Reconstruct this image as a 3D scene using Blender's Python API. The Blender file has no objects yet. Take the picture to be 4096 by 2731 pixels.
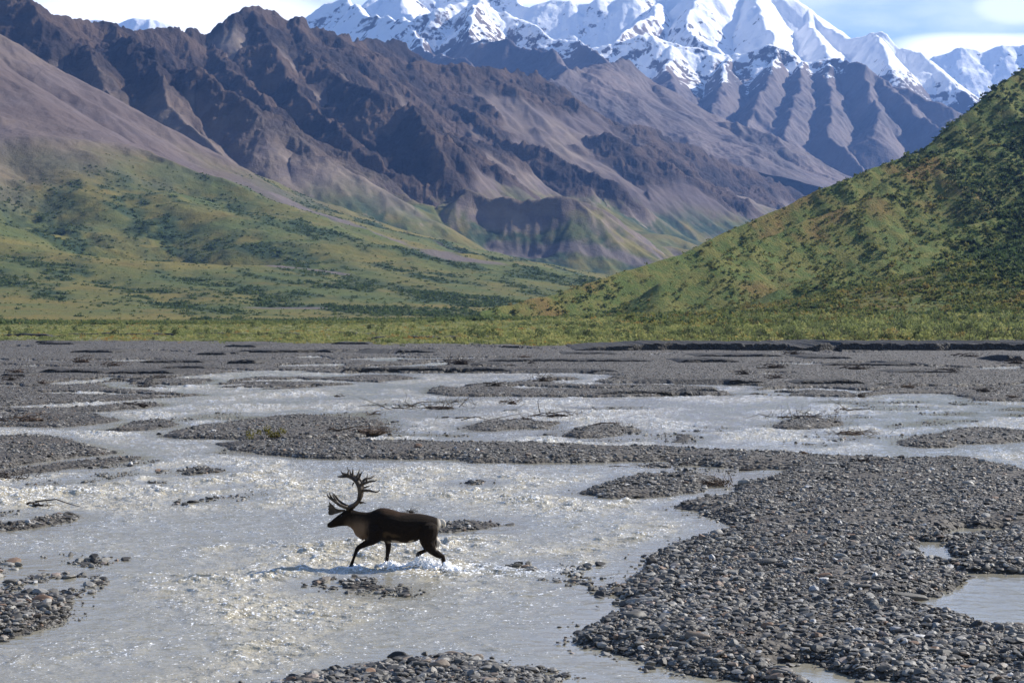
import bpy, math, random
import numpy as np
from mathutils import Vector
# ---------------------------------------------------------------- camera, sky, sun
S = bpy.context.scene
C = S.collection
F = 1850.0      # focal length in pixels of a 1024 px wide frame
HC = 4.6        # eye height above the water
PX0, PY0 = 512.0, 313.0
cam = bpy.data.cameras.new("camera"); camo = bpy.data.objects.new("camera", cam); C.objects.link(camo)
camo.location = (0, 0, HC); camo.rotation_euler = (math.radians(90), 0, 0)
cam.sensor_width = 36; cam.lens = 36*F/1024; cam.shift_y = -28.0/1024
cam.clip_start = 0.5; cam.clip_end = 60000
S.camera = camo
SUN_EL, SUN_AZ = 34.0, 30.0    # azimuth counted from +X towards +Y
sd_ = Vector((math.cos(math.radians(SUN_EL))*math.cos(math.radians(SUN_AZ)),
              math.cos(math.radians(SUN_EL))*math.sin(math.radians(SUN_AZ)), math.sin(math.radians(SUN_EL))))
sun = bpy.data.lights.new("sun", 'SUN'); suno = bpy.data.objects.new("sun", sun); C.objects.link(suno)
sun.energy = 5.0; sun.angle = math.radians(0.5); sun.color = (1.0, 0.95, 0.87)
suno.rotation_euler = sd_.to_track_quat('Z', 'Y').to_euler()
W = bpy.data.worlds.new("World"); S.world = W; W.use_nodes = True
nt = W.node_tree; nt.nodes.clear()
def wn(t): return nt.nodes.new(t)
sky = wn('ShaderNodeTexSky'); sky.sky_type = 'NISHITA'; sky.sun_disc = False
sky.sun_elevation = math.radians(SUN_EL); sky.sun_rotation = math.radians(90-SUN_AZ)
sky.altitude = 800; sky.air_density = 1.0; sky.dust_density = 0.6; sky.ozone_density = 3.5
bg = wn('ShaderNodeBackground'); bg.inputs[1].default_value = 0.080
out = wn('ShaderNodeOutputWorld')
tc = wn('ShaderNodeTexCoord'); mp = wn('ShaderNodeMapping'); mp.inputs['Scale'].default_value = (3.2, 3.2, 11.0)
mp.inputs['Location'].default_value = (0.35, 0.0, 0.2)
nz = wn('ShaderNodeTexNoise'); nz.inputs['Scale'].default_value = 1.6; nz.inputs['Detail'].default_value = 7; nz.inputs['Roughness'].default_value = 0.55
cr = wn('ShaderNodeValToRGB'); cr.color_ramp.elements[0].position = 0.42; cr.color_ramp.elements[1].position = 0.66
mx = wn('ShaderNodeMix'); mx.data_type = 'RGBA'; mx.inputs[7].default_value = (14.0, 14.1, 14.3, 1)
L = nt.links.new
L(tc.outputs['Generated'], mp.inputs[0]); L(mp.outputs[0], nz.inputs[0]); L(nz.outputs[0], cr.inputs[0])
sx_ = wn('ShaderNodeSeparateXYZ'); L(tc.outputs['Generated'], sx_.inputs[0])
mr_ = wn('ShaderNodeMapRange'); mr_.interpolation_type = 'SMOOTHSTEP'; mr_.inputs[1].default_value = 0.17; mr_.inputs[2].default_value = 0.23; mr_.inputs[3].default_value = 0.75; mr_.inputs[4].default_value = 0.03
L(sx_.outputs[2], mr_.inputs[0]); mu_ = wn('ShaderNodeMath'); mu_.operation = 'MULTIPLY'; L(cr.outputs[0], mu_.inputs[0]); L(mr_.outputs[0], mu_.inputs[1])
def bank(u0, v0, su, sv, gain):
    # soft cloud bank low over the ranges, placed by compass direction and elevation
    q = []
    for w_, c_, s_ in ((0, u0, su), (2, v0, sv)):
        dv = wn('ShaderNodeMath'); dv.operation = 'DIVIDE'; L(sx_.outputs[w_], dv.inputs[0]); L(sx_.outputs[1], dv.inputs[1])
        ad = wn('ShaderNodeMath'); ad.operation = 'ADD'; L(dv.outputs[0], ad.inputs[0])
        ns = wn('ShaderNodeMath'); ns.operation = 'MULTIPLY_ADD'; L(nz.outputs[0], ns.inputs[0]); ns.inputs[1].default_value = s_*1.6; ns.inputs[2].default_value = -c_-s_*0.8; L(ns.outputs[0], ad.inputs[1])
        sc = wn('ShaderNodeMath'); sc.operation = 'DIVIDE'; L(ad.outputs[0], sc.inputs[0]); sc.inputs[1].default_value = s_
        pw = wn('ShaderNodeMath'); pw.operation = 'POWER'; L(sc.outputs[0], pw.inputs[0]); pw.inputs[1].default_value = 2.0; q.append(pw)
    sm_ = wn('ShaderNodeMath'); sm_.operation = 'ADD'; L(q[0].outputs[0], sm_.inputs[0]); L(q[1].outputs[0], sm_.inputs[1])
    mr = wn('ShaderNodeMapRange'); mr.interpolation_type = 'SMOOTHSTEP'; mr.inputs[1].default_value = 1.25; mr.inputs[2].default_value = 0.2; mr.inputs[3].default_value = 0.0; mr.inputs[4].default_value = gain; L(sm_.outputs[0], mr.inputs[0])
    return mr.outputs[0]
prev = mu_.outputs[0]
for args in ((-0.175, 0.162, 0.11, 0.026, 1.0), (0.250, 0.143, 0.055, 0.010, 1.0), (0.275, 0.166, 0.030, 0.012, 0.7), (0.02, 0.172, 0.12, 0.006, 0.9)):
    mm = wn('ShaderNodeMath'); mm.operation = 'MAXIMUM'; L(prev, mm.inputs[0]); L(bank(*args), mm.inputs[1]); prev = mm.outputs[0]
L(prev, mx.inputs[0]); L(sky.outputs[0], mx.inputs[6]); L(mx.outputs[2], bg.inputs[0]); L(bg.outputs[0], out.inputs[0])
S.view_settings.view_transform = 'Standard'; S.view_settings.look = 'None'
S.view_settings.exposure = 0.95; S.view_settings.gamma = 1.0; S.view_settings.use_curve_mapping = False
try:
    S.cycles.volume_max_steps = 64; S.cycles.volume_bounces = 0
except Exception: pass

rng = np.random.default_rng(7)
random.seed(11)

# ---------------------------------------------------------------- numpy noise
_perm = np.random.default_rng(3).permutation(256).astype(np.int64)
_perm = np.concatenate([_perm, _perm])
_ga = np.random.default_rng(4).random(256)*2*math.pi
_gx, _gy = np.cos(_ga), np.sin(_ga)
_r1 = np.random.default_rng(5).random(256); _r2 = np.random.default_rng(6).random(256)
def _h(i, j, s): return _perm[(_perm[(i+s*31) & 255]+j) & 255]
def pn(x, y, s=0):
    xi = np.floor(x).astype(np.int64); yi = np.floor(y).astype(np.int64)
    xf = x-xi; yf = y-yi
    u = xf*xf*xf*(xf*(xf*6-15)+10); v = yf*yf*yf*(yf*(yf*6-15)+10)
    def g(a, b):
        h = _h(xi+a, yi+b, s); return _gx[h]*(xf-a)+_gy[h]*(yf-b)
    a = g(0, 0); b = g(1, 0); c = g(0, 1); d = g(1, 1)
    a = a+u*(b-a); c = c+u*(d-c)
    return 1.5*(a+v*(c-a))
def fbm(x, y, o=4, s=0, g=0.5, l=2.03):
    r = 0; a = 1.0; t = 0
    for k in range(o):
        r = r+a*pn(x*l**k+k*17.3, y*l**k-k*9.1, s+k); t += a; a *= g
    return r/t
def ridged(x, y, o=4, s=0, g=0.5):
    r = 0; a = 1.0; t = 0
    for k in range(o):
        r = r+a*(1-2*np.abs(pn(x*2.07**k+k*7.3, y*2.07**k+k*3.1, s+k))); t += a; a *= g
    return r/t
def sst(a, b, x):
    t = np.clip((x-a)/(b-a), 0, 1); return t*t*(3-2*t)
def phac(x, y, sx, sy, f, seed):
    px, py = x*f, y*f
    ix = np.floor(px).astype(np.int64); iy = np.floor(py).astype(np.int64)
    fx = px-ix; fy = py-iy
    c = 0; w_ = 1e-6
    for i in (-1, 0, 1):
        for j in (-1, 0, 1):
            h = _h(ix+i, iy+j, seed)
            dx = fx-i-_r1[h]; dy = fy-j-_r2[h]
            w = np.exp(-2.6*(dx*dx+dy*dy))
            c = c+w*np.cos((dx*sx+dy*sy)*2*math.pi*0.9); w_ = w_+w
    return c/w_

# ---------------------------------------------------------------- mesh helpers
def big_mesh(name, co, tris=None, quads=None, mat=None, smooth=True, attrs=None, parent=None):
    me = bpy.data.meshes.new(name)
    n = len(co); me.vertices.add(n); me.vertices.foreach_set('co', np.ascontiguousarray(co, dtype=np.float32).ravel())
    fl = quads if quads is not None else tris
    k = fl.shape[1]; m = len(fl)
    me.loops.add(m*k); me.loops.foreach_set('vertex_index', np.ascontiguousarray(fl, dtype=np.int32).ravel())
    me.polygons.add(m); me.polygons.foreach_set('loop_start', np.arange(0, m*k, k, dtype=np.int32))
    try: me.polygons.foreach_set('loop_total', np.full(m, k, dtype=np.int32))
    except Exception: pass
    me.update(calc_edges=True)
    me.polygons.foreach_set('use_smooth', np.full(m, smooth, dtype=bool))
    for a, v in (attrs or {}).items():
        at = me.attributes.new(a, 'FLOAT', 'POINT'); at.data.foreach_set('value', np.ascontiguousarray(v, dtype=np.float32).ravel())
    if mat: me.materials.append(mat)
    o = bpy.data.objects.new(name, me); C.objects.link(o)
    if parent: o.parent = parent
    return o
def grid_quads(r, c):
    i = np.arange(r*c, dtype=np.int32).reshape(r, c)
    return np.stack([i[:-1, :-1], i[:-1, 1:], i[1:, 1:], i[1:, :-1]], -1).reshape(-1, 4)
class MB:
    def __init__(s): s.v = []; s.f = []
    def tube(s, pts, rad, n=6, cap=True, flat=1.0):
        pts = [Vector(p) for p in pts]; b0 = len(s.v); up = None
        for i, p in enumerate(pts):
            d = (pts[min(i+1, len(pts)-1)]-pts[max(i-1, 0)]).normalized()
            if up is None:
                up = Vector((0, 0, 1)) if abs(d.z) < 0.9 else Vector((1, 0, 0))
            a = d.cross(up); a = a.normalized() if a.length > 1e-6 else Vector((1, 0, 0))
            b = a.cross(d).normalized(); up = b
            for k in range(n):
                t = 2*math.pi*k/n
                s.v.append(tuple(p+a*math.cos(t)*rad[i]+b*math.sin(t)*rad[i]*flat))
        for i in range(len(pts)-1):
            for k in range(n):
                q = b0+i*n; s.f.append((q+k, q+(k+1) % n, q+n+(k+1) % n, q+n+k))
        if cap:
            s.f.append(tuple(b0+k for k in range(n))[::-1]); q = b0+(len(pts)-1)*n
            s.f.append(tuple(q+k for k in range(n)))
    def loft(s, secs, n=18):   # secs: (x, ztop, zbot, halfwidth[, y])
        b0 = len(s.v)
        for (x, zt, zb, hw, *yy) in secs:
            y = yy[0] if yy else 0
            zc = (zt+zb)/2; rz = abs(zt-zb)/2
            for k in range(n):
                t = 2*math.pi*k/n
                s.v.append((x, y+hw*math.cos(t), zc+rz*math.sin(t)))
        for i in range(len(secs)-1):
            for k in range(n):
                q = b0+i*n; s.f.append((q+k, q+n+k, q+n+(k+1) % n, q+(k+1) % n))
        s.f.append(tuple(b0+k for k in range(n))); q = b0+(len(secs)-1)*n
        s.f.append(tuple(q+k for k in range(n))[::-1])
    def build(s, name, mat, parent=None, smooth=True):
        me = bpy.data.meshes.new(name); me.from_pydata(s.v, [], s.f); me.update()
        me.polygons.foreach_set('use_smooth', [smooth]*len(me.polygons))
        if mat: me.materials.append(mat)
        o = bpy.data.objects.new(name, me); C.objects.link(o)
        if parent: o.parent = parent
        return o
def tag(o, label=None, cat=None, group=None, kind=None):
    if label: o['label'] = label
    if cat: o['category'] = cat
    if group: o['group'] = group
    if kind: o['kind'] = kind
    return o
def empty(name, loc, rz=0):
    o = bpy.data.objects.new(name, None); C.objects.link(o); o.location = loc; o.rotation_euler = (0, 0, rz); return o
def ico(sub):
    t = (1+5**.5)/2
    v = [(-1,t,0),(1,t,0),(-1,-t,0),(1,-t,0),(0,-1,t),(0,1,t),(0,-1,-t),(0,1,-t),(t,0,-1),(t,0,1),(-t,0,-1),(-t,0,1)]
    f = [(0,11,5),(0,5,1),(0,1,7),(0,7,10),(0,10,11),(1,5,9),(5,11,4),(11,10,2),(10,7,6),(7,1,8),(3,9,4),(3,4,2),(3,2,6),(3,6,8),(3,8,9),(4,9,5),(2,4,11),(6,2,10),(8,6,7),(9,8,1)]
    v = [np.array(a, float)/np.linalg.norm(a) for a in v]
    for _ in range(sub):
        nf = []; ca = {}
        def mid(a, b):
            k = (min(a, b), max(a, b))
            if k not in ca:
                m = v[a]+v[b]; v.append(m/np.linalg.norm(m)); ca[k] = len(v)-1
            return ca[k]
        for a, b, c in f:
            x, y, z = mid(a, b), mid(b, c), mid(c, a); nf += [(a, x, z), (b, y, x), (c, z, y), (x, y, z)]
        f = nf
    return np.array(v), np.array(f, dtype=np.int32)
def scatter(name, temps, which, pos, scl, rz, mat, tint=None, smooth=False, tilt=None):
    """temps: list of (verts, tris); one mesh out of many copies."""
    VV = []; FF = []; TT = []; base = 0
    for k, (tv, tf) in enumerate(temps):
        m = which == k
        if not m.any(): continue
        p = pos[m]; s = scl[m]; r = rz[m]; n = len(p)
        v = tv[None, :, :]*s[:, None, :]
        if tilt is not None:
            tl = tilt[m]; c_, s_ = np.cos(tl)[:, None], np.sin(tl)[:, None]
            y = v[:, :, 1]*c_-v[:, :, 2]*s_; z = v[:, :, 1]*s_+v[:, :, 2]*c_
            v = np.stack([v[:, :, 0], y, z], -1)
        c, sn = np.cos(r)[:, None], np.sin(r)[:, None]
        x = v[:, :, 0]*c-v[:, :, 1]*sn; y = v[:, :, 0]*sn+v[:, :, 1]*c
        v = np.stack([x, y, v[:, :, 2]], -1)+p[:, None, :]
        VV.append(v.reshape(-1, 3)); FF.append((tf[None]+(np.arange(n)*len(tv))[:, None, None]).reshape(-1, 3)+base)
        if tint is not None: TT.append(np.repeat(tint[m], len(tv)))
        base += n*len(tv)
    return big_mesh(name, np.concatenate(VV), tris=np.concatenate(FF), mat=mat, smooth=smooth,
                    attrs={'tint': np.concatenate(TT)} if tint is not None else None)

# ---------------------------------------------------------------- materials
class NM:
    def __init__(s, name, rough=0.9, spec=0.3):
        s.m = bpy.data.materials.new(name); s.m.use_nodes = True; s.t = s.m.node_tree
        s.b = s.t.nodes['Principled BSDF']; s.b.inputs['Roughness'].default_value = rough
        s.b.inputs['Specular IOR Level'].default_value = spec
    def n(s, t, **k):
        o = s.t.nodes.new(t)
        for a, b in k.items(): setattr(o, a, b)
        return o
    def l(s, a, b): s.t.links.new(a, b)
    def attr(s, a):
        o = s.n('ShaderNodeAttribute'); o.attribute_name = a; return o.outputs['Fac']
    def pos(s): return s.n('ShaderNodeNewGeometry').outputs['Position']
    def noise(s, scale, detail=4, rough=0.5, vec=None, stretch=None):
        o = s.n('ShaderNodeTexNoise'); o.inputs['Scale'].default_value = scale; o.inputs['Detail'].default_value = detail; o.inputs['Roughness'].default_value = rough
        v = vec or s.pos()
        if stretch:
            mpn = s.n('ShaderNodeMapping'); mpn.inputs['Scale'].default_value = stretch; s.l(v, mpn.inputs[0]); v = mpn.outputs[0]
        s.l(v, o.inputs[0]); return o.outputs[0]
    def ramp(s, fac, stops):
        o = s.n('ShaderNodeValToRGB'); e = o.color_ramp.elements
        while len(e) < len(stops): e.new(0.5)
        for k, (p, c) in enumerate(stops):
            e[k].position = p; e[k].color = (*c, 1) if len(c) == 3 else c
        s.l(fac, o.inputs[0]); return o.outputs[0]
    def mix(s, fac, a, b):
        o = s.n('ShaderNodeMix', data_type='RGBA')
        if isinstance(fac, (int, float)): o.inputs[0].default_value = fac
        else: s.l(fac, o.inputs[0])
        for q, v in ((6, a), (7, b)):
            if isinstance(v, tuple): o.inputs[q].default_value = (*v, 1)
            else: s.l(v, o.inputs[q])
        return o.outputs[2]
    def math(s, op, a, b=0.0, c=None):
        o = s.n('ShaderNodeMath', operation=op)
        for q, v in enumerate((a, b, c)):
            if v is None: continue
            if isinstance(v, (int, float)): o.inputs[q].default_value = v
            else: s.l(v, o.inputs[q])
        return o.outputs[0]
    def sstep(s, fac, a, b):
        o = s.n('ShaderNodeMapRange', interpolation_type='SMOOTHSTEP'); o.inputs[1].default_value = a; o.inputs[2].default_value = b
        s.l(fac, o.inputs[0]); return o.outputs[0]
    def bump(s, h, strength=0.5, dist=1.0, normal=None):
        o = s.n('ShaderNodeBump'); o.inputs['Strength'].default_value = strength; o.inputs['Distance'].default_value = dist
        s.l(h, o.inputs['Height'])
        if normal: s.l(normal, o.inputs['Normal'])
        return o.outputs[0]
    def col(s, c): s.l(c, s.b.inputs['Base Color']); return s
    def nrm(s, c): s.l(c, s.b.inputs['Normal']); return s

def mat_mountain():
    m = NM('mountain_rock', 0.95, 0.1)
    big = m.noise(0.0022, 5, 0.55); fine = m.noise(0.02, 6, 0.65); mid = m.noise(0.008, 5, 0.6)
    streak = m.noise(0.02, 5, 0.6, stretch=(1.0, 0.35, 1.5))
    scree = m.mix(m.sstep(big, 0.35, 0.65), (0.115, 0.088, 0.082), (0.235, 0.185, 0.140))
    scree = m.mix(m.sstep(streak, 0.4, 0.7), scree, (0.130, 0.104, 0.102))
    rock = m.mix(m.sstep(mid, 0.4, 0.62), (0.022, 0.017, 0.018), (0.100, 0.068, 0.050))
    c = m.mix(m.attr('rock'), scree, rock)
    c = m.mix(m.math('MULTIPLY', m.sstep(fine, 0.3, 0.75), 0.35), c, (0.07, 0.055, 0.055))
    green = m.mix(m.sstep(mid, 0.38, 0.62), (0.150, 0.128, 0.040), (0.082, 0.102, 0.036))
    green = m.mix(m.math('MULTIPLY', m.sstep(fine, 0.45, 0.7), 0.5), green, (0.16, 0.11, 0.035))
    bush = m.mix(m.sstep(fine, 0.35, 0.65), (0.026, 0.046, 0.026), (0.045, 0.070, 0.036))
    green = m.mix(m.attr('bush'), green, bush)
    c = m.mix(m.attr('veg'), c, green)
    c = m.mix(m.attr('wash'), c, (0.14, 0.115, 0.11))
    m.col(c)
    m.nrm(m.bump(m.math('MULTIPLY', m.noise(0.05, 6, 0.75), m.math('ADD', 0.35, m.attr('rock'))), 1.0, 8.0))
    return m.m
def mat_snow():
    m = NM('snowy_rock', 0.8, 0.2)
    mid = m.noise(0.004, 6, 0.6); fine = m.noise(0.016, 6, 0.7)
    rock = m.mix(m.sstep(mid, 0.35, 0.65), (0.055, 0.040, 0.042), (0.145, 0.105, 0.092))
    rock = m.mix(m.math('MULTIPLY', m.sstep(fine, 0.4, 0.7), 0.5), rock, (0.05, 0.045, 0.05))
    s = m.math('ADD', m.attr('snow'), m.math('MULTIPLY', m.math('SUBTRACT', fine, 0.5), 2.0))
    c = m.mix(m.sstep(s, 0.42, 0.62), rock, (0.92, 0.92, 0.93))
    m.col(c); m.nrm(m.bump(m.noise(0.02, 6, 0.7), 0.6, 14.0))
    return m.m
def mat_hill():
    m = NM('tundra_hillside', 0.95, 0.1)
    a = m.noise(0.02, 5, 0.6); b = m.noise(0.15, 5, 0.6); d = m.noise(0.9, 4, 0.6)
    c = m.mix(m.sstep(b, 0.4, 0.62), (0.105, 0.140, 0.040), (0.175, 0.170, 0.050))
    c = m.mix(m.math('MULTIPLY', m.sstep(a, 0.52, 0.66), 0.55), c, (0.22, 0.105, 0.045))
    c = m.mix(m.math('MULTIPLY', m.sstep(d, 0.5, 0.75), 0.6), c, (0.035, 0.05, 0.018))
    m.col(c); m.nrm(m.bump(m.noise(0.8, 5, 0.7), 1.0, 1.2))
    return m.m
def mat_gravel():
    m = NM('river_gravel', 0.8, 0.3)
    v = m.n('ShaderNodeTexVoronoi'); v.inputs['Scale'].default_value = 9.0; m.l(m.pos(), v.inputs[0])
    v2 = m.n('ShaderNodeTexVoronoi'); v2.inputs['Scale'].default_value = 3.5; m.l(m.pos(), v2.inputs[0])
    n = m.noise(0.6, 5, 0.6); hs = m.n('ShaderNodeSeparateColor'); m.l(v.outputs['Color'], hs.inputs[0])
    hs2 = m.n('ShaderNodeSeparateColor'); m.l(v2.outputs['Color'], hs2.inputs[0])
    c = m.mix(m.sstep(n, 0.35, 0.65), (0.060, 0.051, 0.042), (0.092, 0.080, 0.066))
    peb = m.ramp(hs.outputs[0], [(0, (0.016, 0.014, 0.012)), (0.5, (0.078, 0.069, 0.058)), (0.85, (0.18, 0.165, 0.140)), (1, (0.34, 0.33, 0.31))])  # dark tones carry damp and painted shade between the stones
    c = m.mix(m.math('MULTIPLY', m.attr('stony'), m.math('GREATER_THAN', hs2.outputs[1], 0.25)), c, peb)
    gr = m.mix(m.sstep(m.noise(0.5, 5, 0.6), 0.4, 0.6), (0.13, 0.145, 0.045), (0.20, 0.18, 0.06))
    c = m.mix(m.attr('green'), c, gr)
    c = m.mix(m.math('MULTIPLY', m.attr('wet_shade'), 0.72), c, (0.020, 0.018, 0.016))  # wet tone along the shore; on cut banks it paints their shade
    m.col(c)
    h = m.math('MULTIPLY', v.outputs['Distance'], -1.0)
    h2 = m.math('MULTIPLY', v2.outputs['Distance'], -1.0)
    m.nrm(m.bump(h, 0.8, 0.08, m.bump(h2, 0.7, 0.15)))
    return m.m
def mat_pebble():
    m = NM('river_stone', 0.62, 0.35)
    c = m.ramp(m.attr('tint'), [(0, (0.020, 0.018, 0.016)), (0.25, (0.055, 0.050, 0.043)), (0.5, (0.125, 0.115, 0.098)), (0.72, (0.28, 0.265, 0.235)),
                                (0.82, (0.18, 0.145, 0.11)), (0.90, (0.22, 0.13, 0.075)), (0.95, (0.32, 0.31, 0.30)), (1, (0.48, 0.47, 0.45))])
    n = m.noise(14, 4, 0.6)
    c = m.mix(m.math('MULTIPLY', m.sstep(n, 0.35, 0.7), 0.35), c, (0.05, 0.048, 0.045))
    m.col(c); m.nrm(m.bump(m.noise(45, 3, 0.6), 0.25, 0.01)); return m.m
def mat_water():
    m = NM('silty_water', 0.12, 0.5)
    m.b.inputs['IOR'].default_value = 1.40
    ch = m.attr('chop')
    n1 = m.noise(2.6, 4, 0.6, stretch=(0.7, 0.8, 1)); n2 = m.noise(7, 4, 0.65, stretch=(0.8, 0.8, 1)); n3 = m.noise(26, 2, 0.5)
    c = m.mix(m.sstep(n1, 0.3, 0.7), (0.34, 0.298, 0.212), (0.46, 0.415, 0.312))
    c = m.mix(m.sstep(ch, 0.85, 0.10), c, (0.26, 0.240, 0.185))
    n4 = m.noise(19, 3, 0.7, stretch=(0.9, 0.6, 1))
    fa = m.attr('foam_glints')
    foam_glints = m.math('MULTIPLY', m.sstep(m.math('ADD', n4, m.math('MULTIPLY', fa, 0.14)), 0.66, 0.735), m.sstep(fa, 0.02, 0.35))
    c = m.mix(foam_glints, c, (0.88, 0.88, 0.87))  # white specks: foam, and sun sparkle painted into the water colour
    m.col(c)
    h = m.math('ADD', m.math('MULTIPLY', n1, 0.13), m.math('ADD', m.math('MULTIPLY', n2, 0.09), m.math('MULTIPLY', n3, 0.020)))
    bp = m.n('ShaderNodeBump'); bp.inputs['Distance'].default_value = 1.0
    m.l(m.math('ADD', m.math('MULTIPLY', ch, 0.9), 0.06), bp.inputs['Strength']); m.l(h, bp.inputs['Height'])
    m.nrm(bp.outputs[0])
    m.l(m.math('ADD', 0.09, m.math('MULTIPLY', foam_glints, 0.4)), m.b.inputs['Roughness'])
    return m.m
def mat_leaf(name, stops, trans=0.25):
    m = NM(name, 0.75, 0.2)
    c = m.ramp(m.attr('tint'), stops)
    m.col(c)
    tr = m.n('ShaderNodeBsdfTranslucent'); ms = m.n('ShaderNodeMixShader'); ms.inputs[0].default_value = 0.42
    m.l(c, tr.inputs[0]); m.l(m.b.outputs[0], ms.inputs[1]); m.l(tr.outputs[0], ms.inputs[2])
    m.l(ms.outputs[0], m.t.nodes['Material Output'].inputs[0])
    return m.m
def mat_plain(name, c1, c2, scale, rough=0.85, spec=0.2, bump=0.3, bd=0.01):
    m = NM(name, rough, spec)
    n = m.noise(scale, 5, 0.6)
    m.col(m.mix(m.sstep(n, 0.3, 0.7), c1, c2))
    m.nrm(m.bump(n, bump, bd)); return m.m

# ---------------------------------------------------------------- terrain from ridge lines
K = 1024/2352.0
def wpt(p):      # (x, y) of a ridge point as seen from the lookout and its distance -> metres
    x, y, D = p
    return ((x*K-PX0)/F*D, D, HC+(PY0-y*K)/F*D)
def fan(u0, u1, nu, D0, D1, nd, pw=1.0):
    u = np.linspace(u0, u1, nu); t = np.linspace(0, 1, nd)
    D = D0*(D1/D0)**(t**pw)
    Y = np.repeat(D[:, None], nu, 1); X = u[None, :]*Y
    return u, D, X, Y
def grad(z, u, D):
    zu = np.gradient(z, u, axis=1); zd = np.gradient(z, D, axis=0)
    zx = zu/D[:, None]; zy = zd-zx*u[None, :]
    return zx, zy
def field(X, Y, ridges, base=0.0, kv=None):
    """highest of all ridge flanks; returns height, distance to that ridge's crest, relative drop."""
    H = np.full(X.shape, base-5.0); DD = np.full(X.shape, 9999.0)
    for r in ridges:
        pts, k, n = [wpt(p) for p in r['p']], r.get('k', 0.65), r.get('n', 1.9)
        for a, b in zip(pts[:-1], pts[1:]):
            ex, ey = b[0]-a[0], b[1]-a[1]; L2 = ex*ex+ey*ey+1e-9
            zm = max(a[2], b[2])-base; R = zm*n/k+1
            x0, x1 = min(a[0], b[0])-R, max(a[0], b[0])+R; y0, y1 = min(a[1], b[1])-R, max(a[1], b[1])+R
            rows = np.where((Y[:, 0] >= y0) & (Y[:, 0] <= y1))[0]
            if len(rows) == 0: continue
            s = slice(rows[0], rows[-1]+1)
            Xs, Ys = X[s], Y[s]
            t = np.clip(((Xs-a[0])*ex+(Ys-a[1])*ey)/L2, 0, 1)
            d = np.hypot(Xs-a[0]-t*ex, Ys-a[1]-t*ey)
            cr0 = 0.0010*max(a[1], b[1]); d = np.sqrt(d*d+cr0*cr0)-cr0
            z = np.maximum(a[2]+t*(b[2]-a[2])-base, 1.0)
            q = np.clip(1-d*(k if kv is None else k*kv[s])/z/n, 0, 1)
            h = base+z*q**n
            m = h > H[s]
            H[s] = np.where(m, h, H[s]); DD[s] = np.where(m, d, DD[s])
    return H, DD
def blur(a, r, c):
    for ax, k in ((0, r), (1, c)):
        p = [(0, 0), (0, 0)]; p[ax] = (k+1, k)
        q = np.cumsum(np.pad(a, p, mode='edge'), axis=ax)
        n = a.shape[ax]
        a = (np.take(q, np.arange(2*k+1, 2*k+1+n), axis=ax)-np.take(q, np.arange(0, n), axis=ax))/(2*k+1)
    return a
def erode(z, X, Y, u, D, f0, octs, amp, seed, sharp=0.6, fall=0.52, lo=0.0, base=0.0, mask=1.0):
    f = f0; a = amp
    acc = np.zeros_like(z)
    for o in range(octs):
        zx, zy = grad(z, u, D)
        br, bc = max(2, int(9/(o+1))), max(3, int(16/(o+1)))
        zx = blur(blur(zx, br, bc), br, bc); zy = blur(blur(zy, br, bc), br, bc)
        g = np.hypot(zx, zy)+1e-5
        w = sst(0.08, 0.55, g)*np.clip(g/0.5, 0, 1)*sst(base+lo, base+lo+60, z)*mask
        c = phac(X, Y, -zy/g, zx/g, f, seed+o*3)
        r = 1-2*np.sqrt(np.clip((1-c)/2, 0, 1)*0.97+0.015)
        v = (sharp*r+(1-sharp)*c)*w
        z = z+a*v; acc = acc+v*(0.6**o)
        f *= 2.05; a *= fall
    return z, acc

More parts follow.
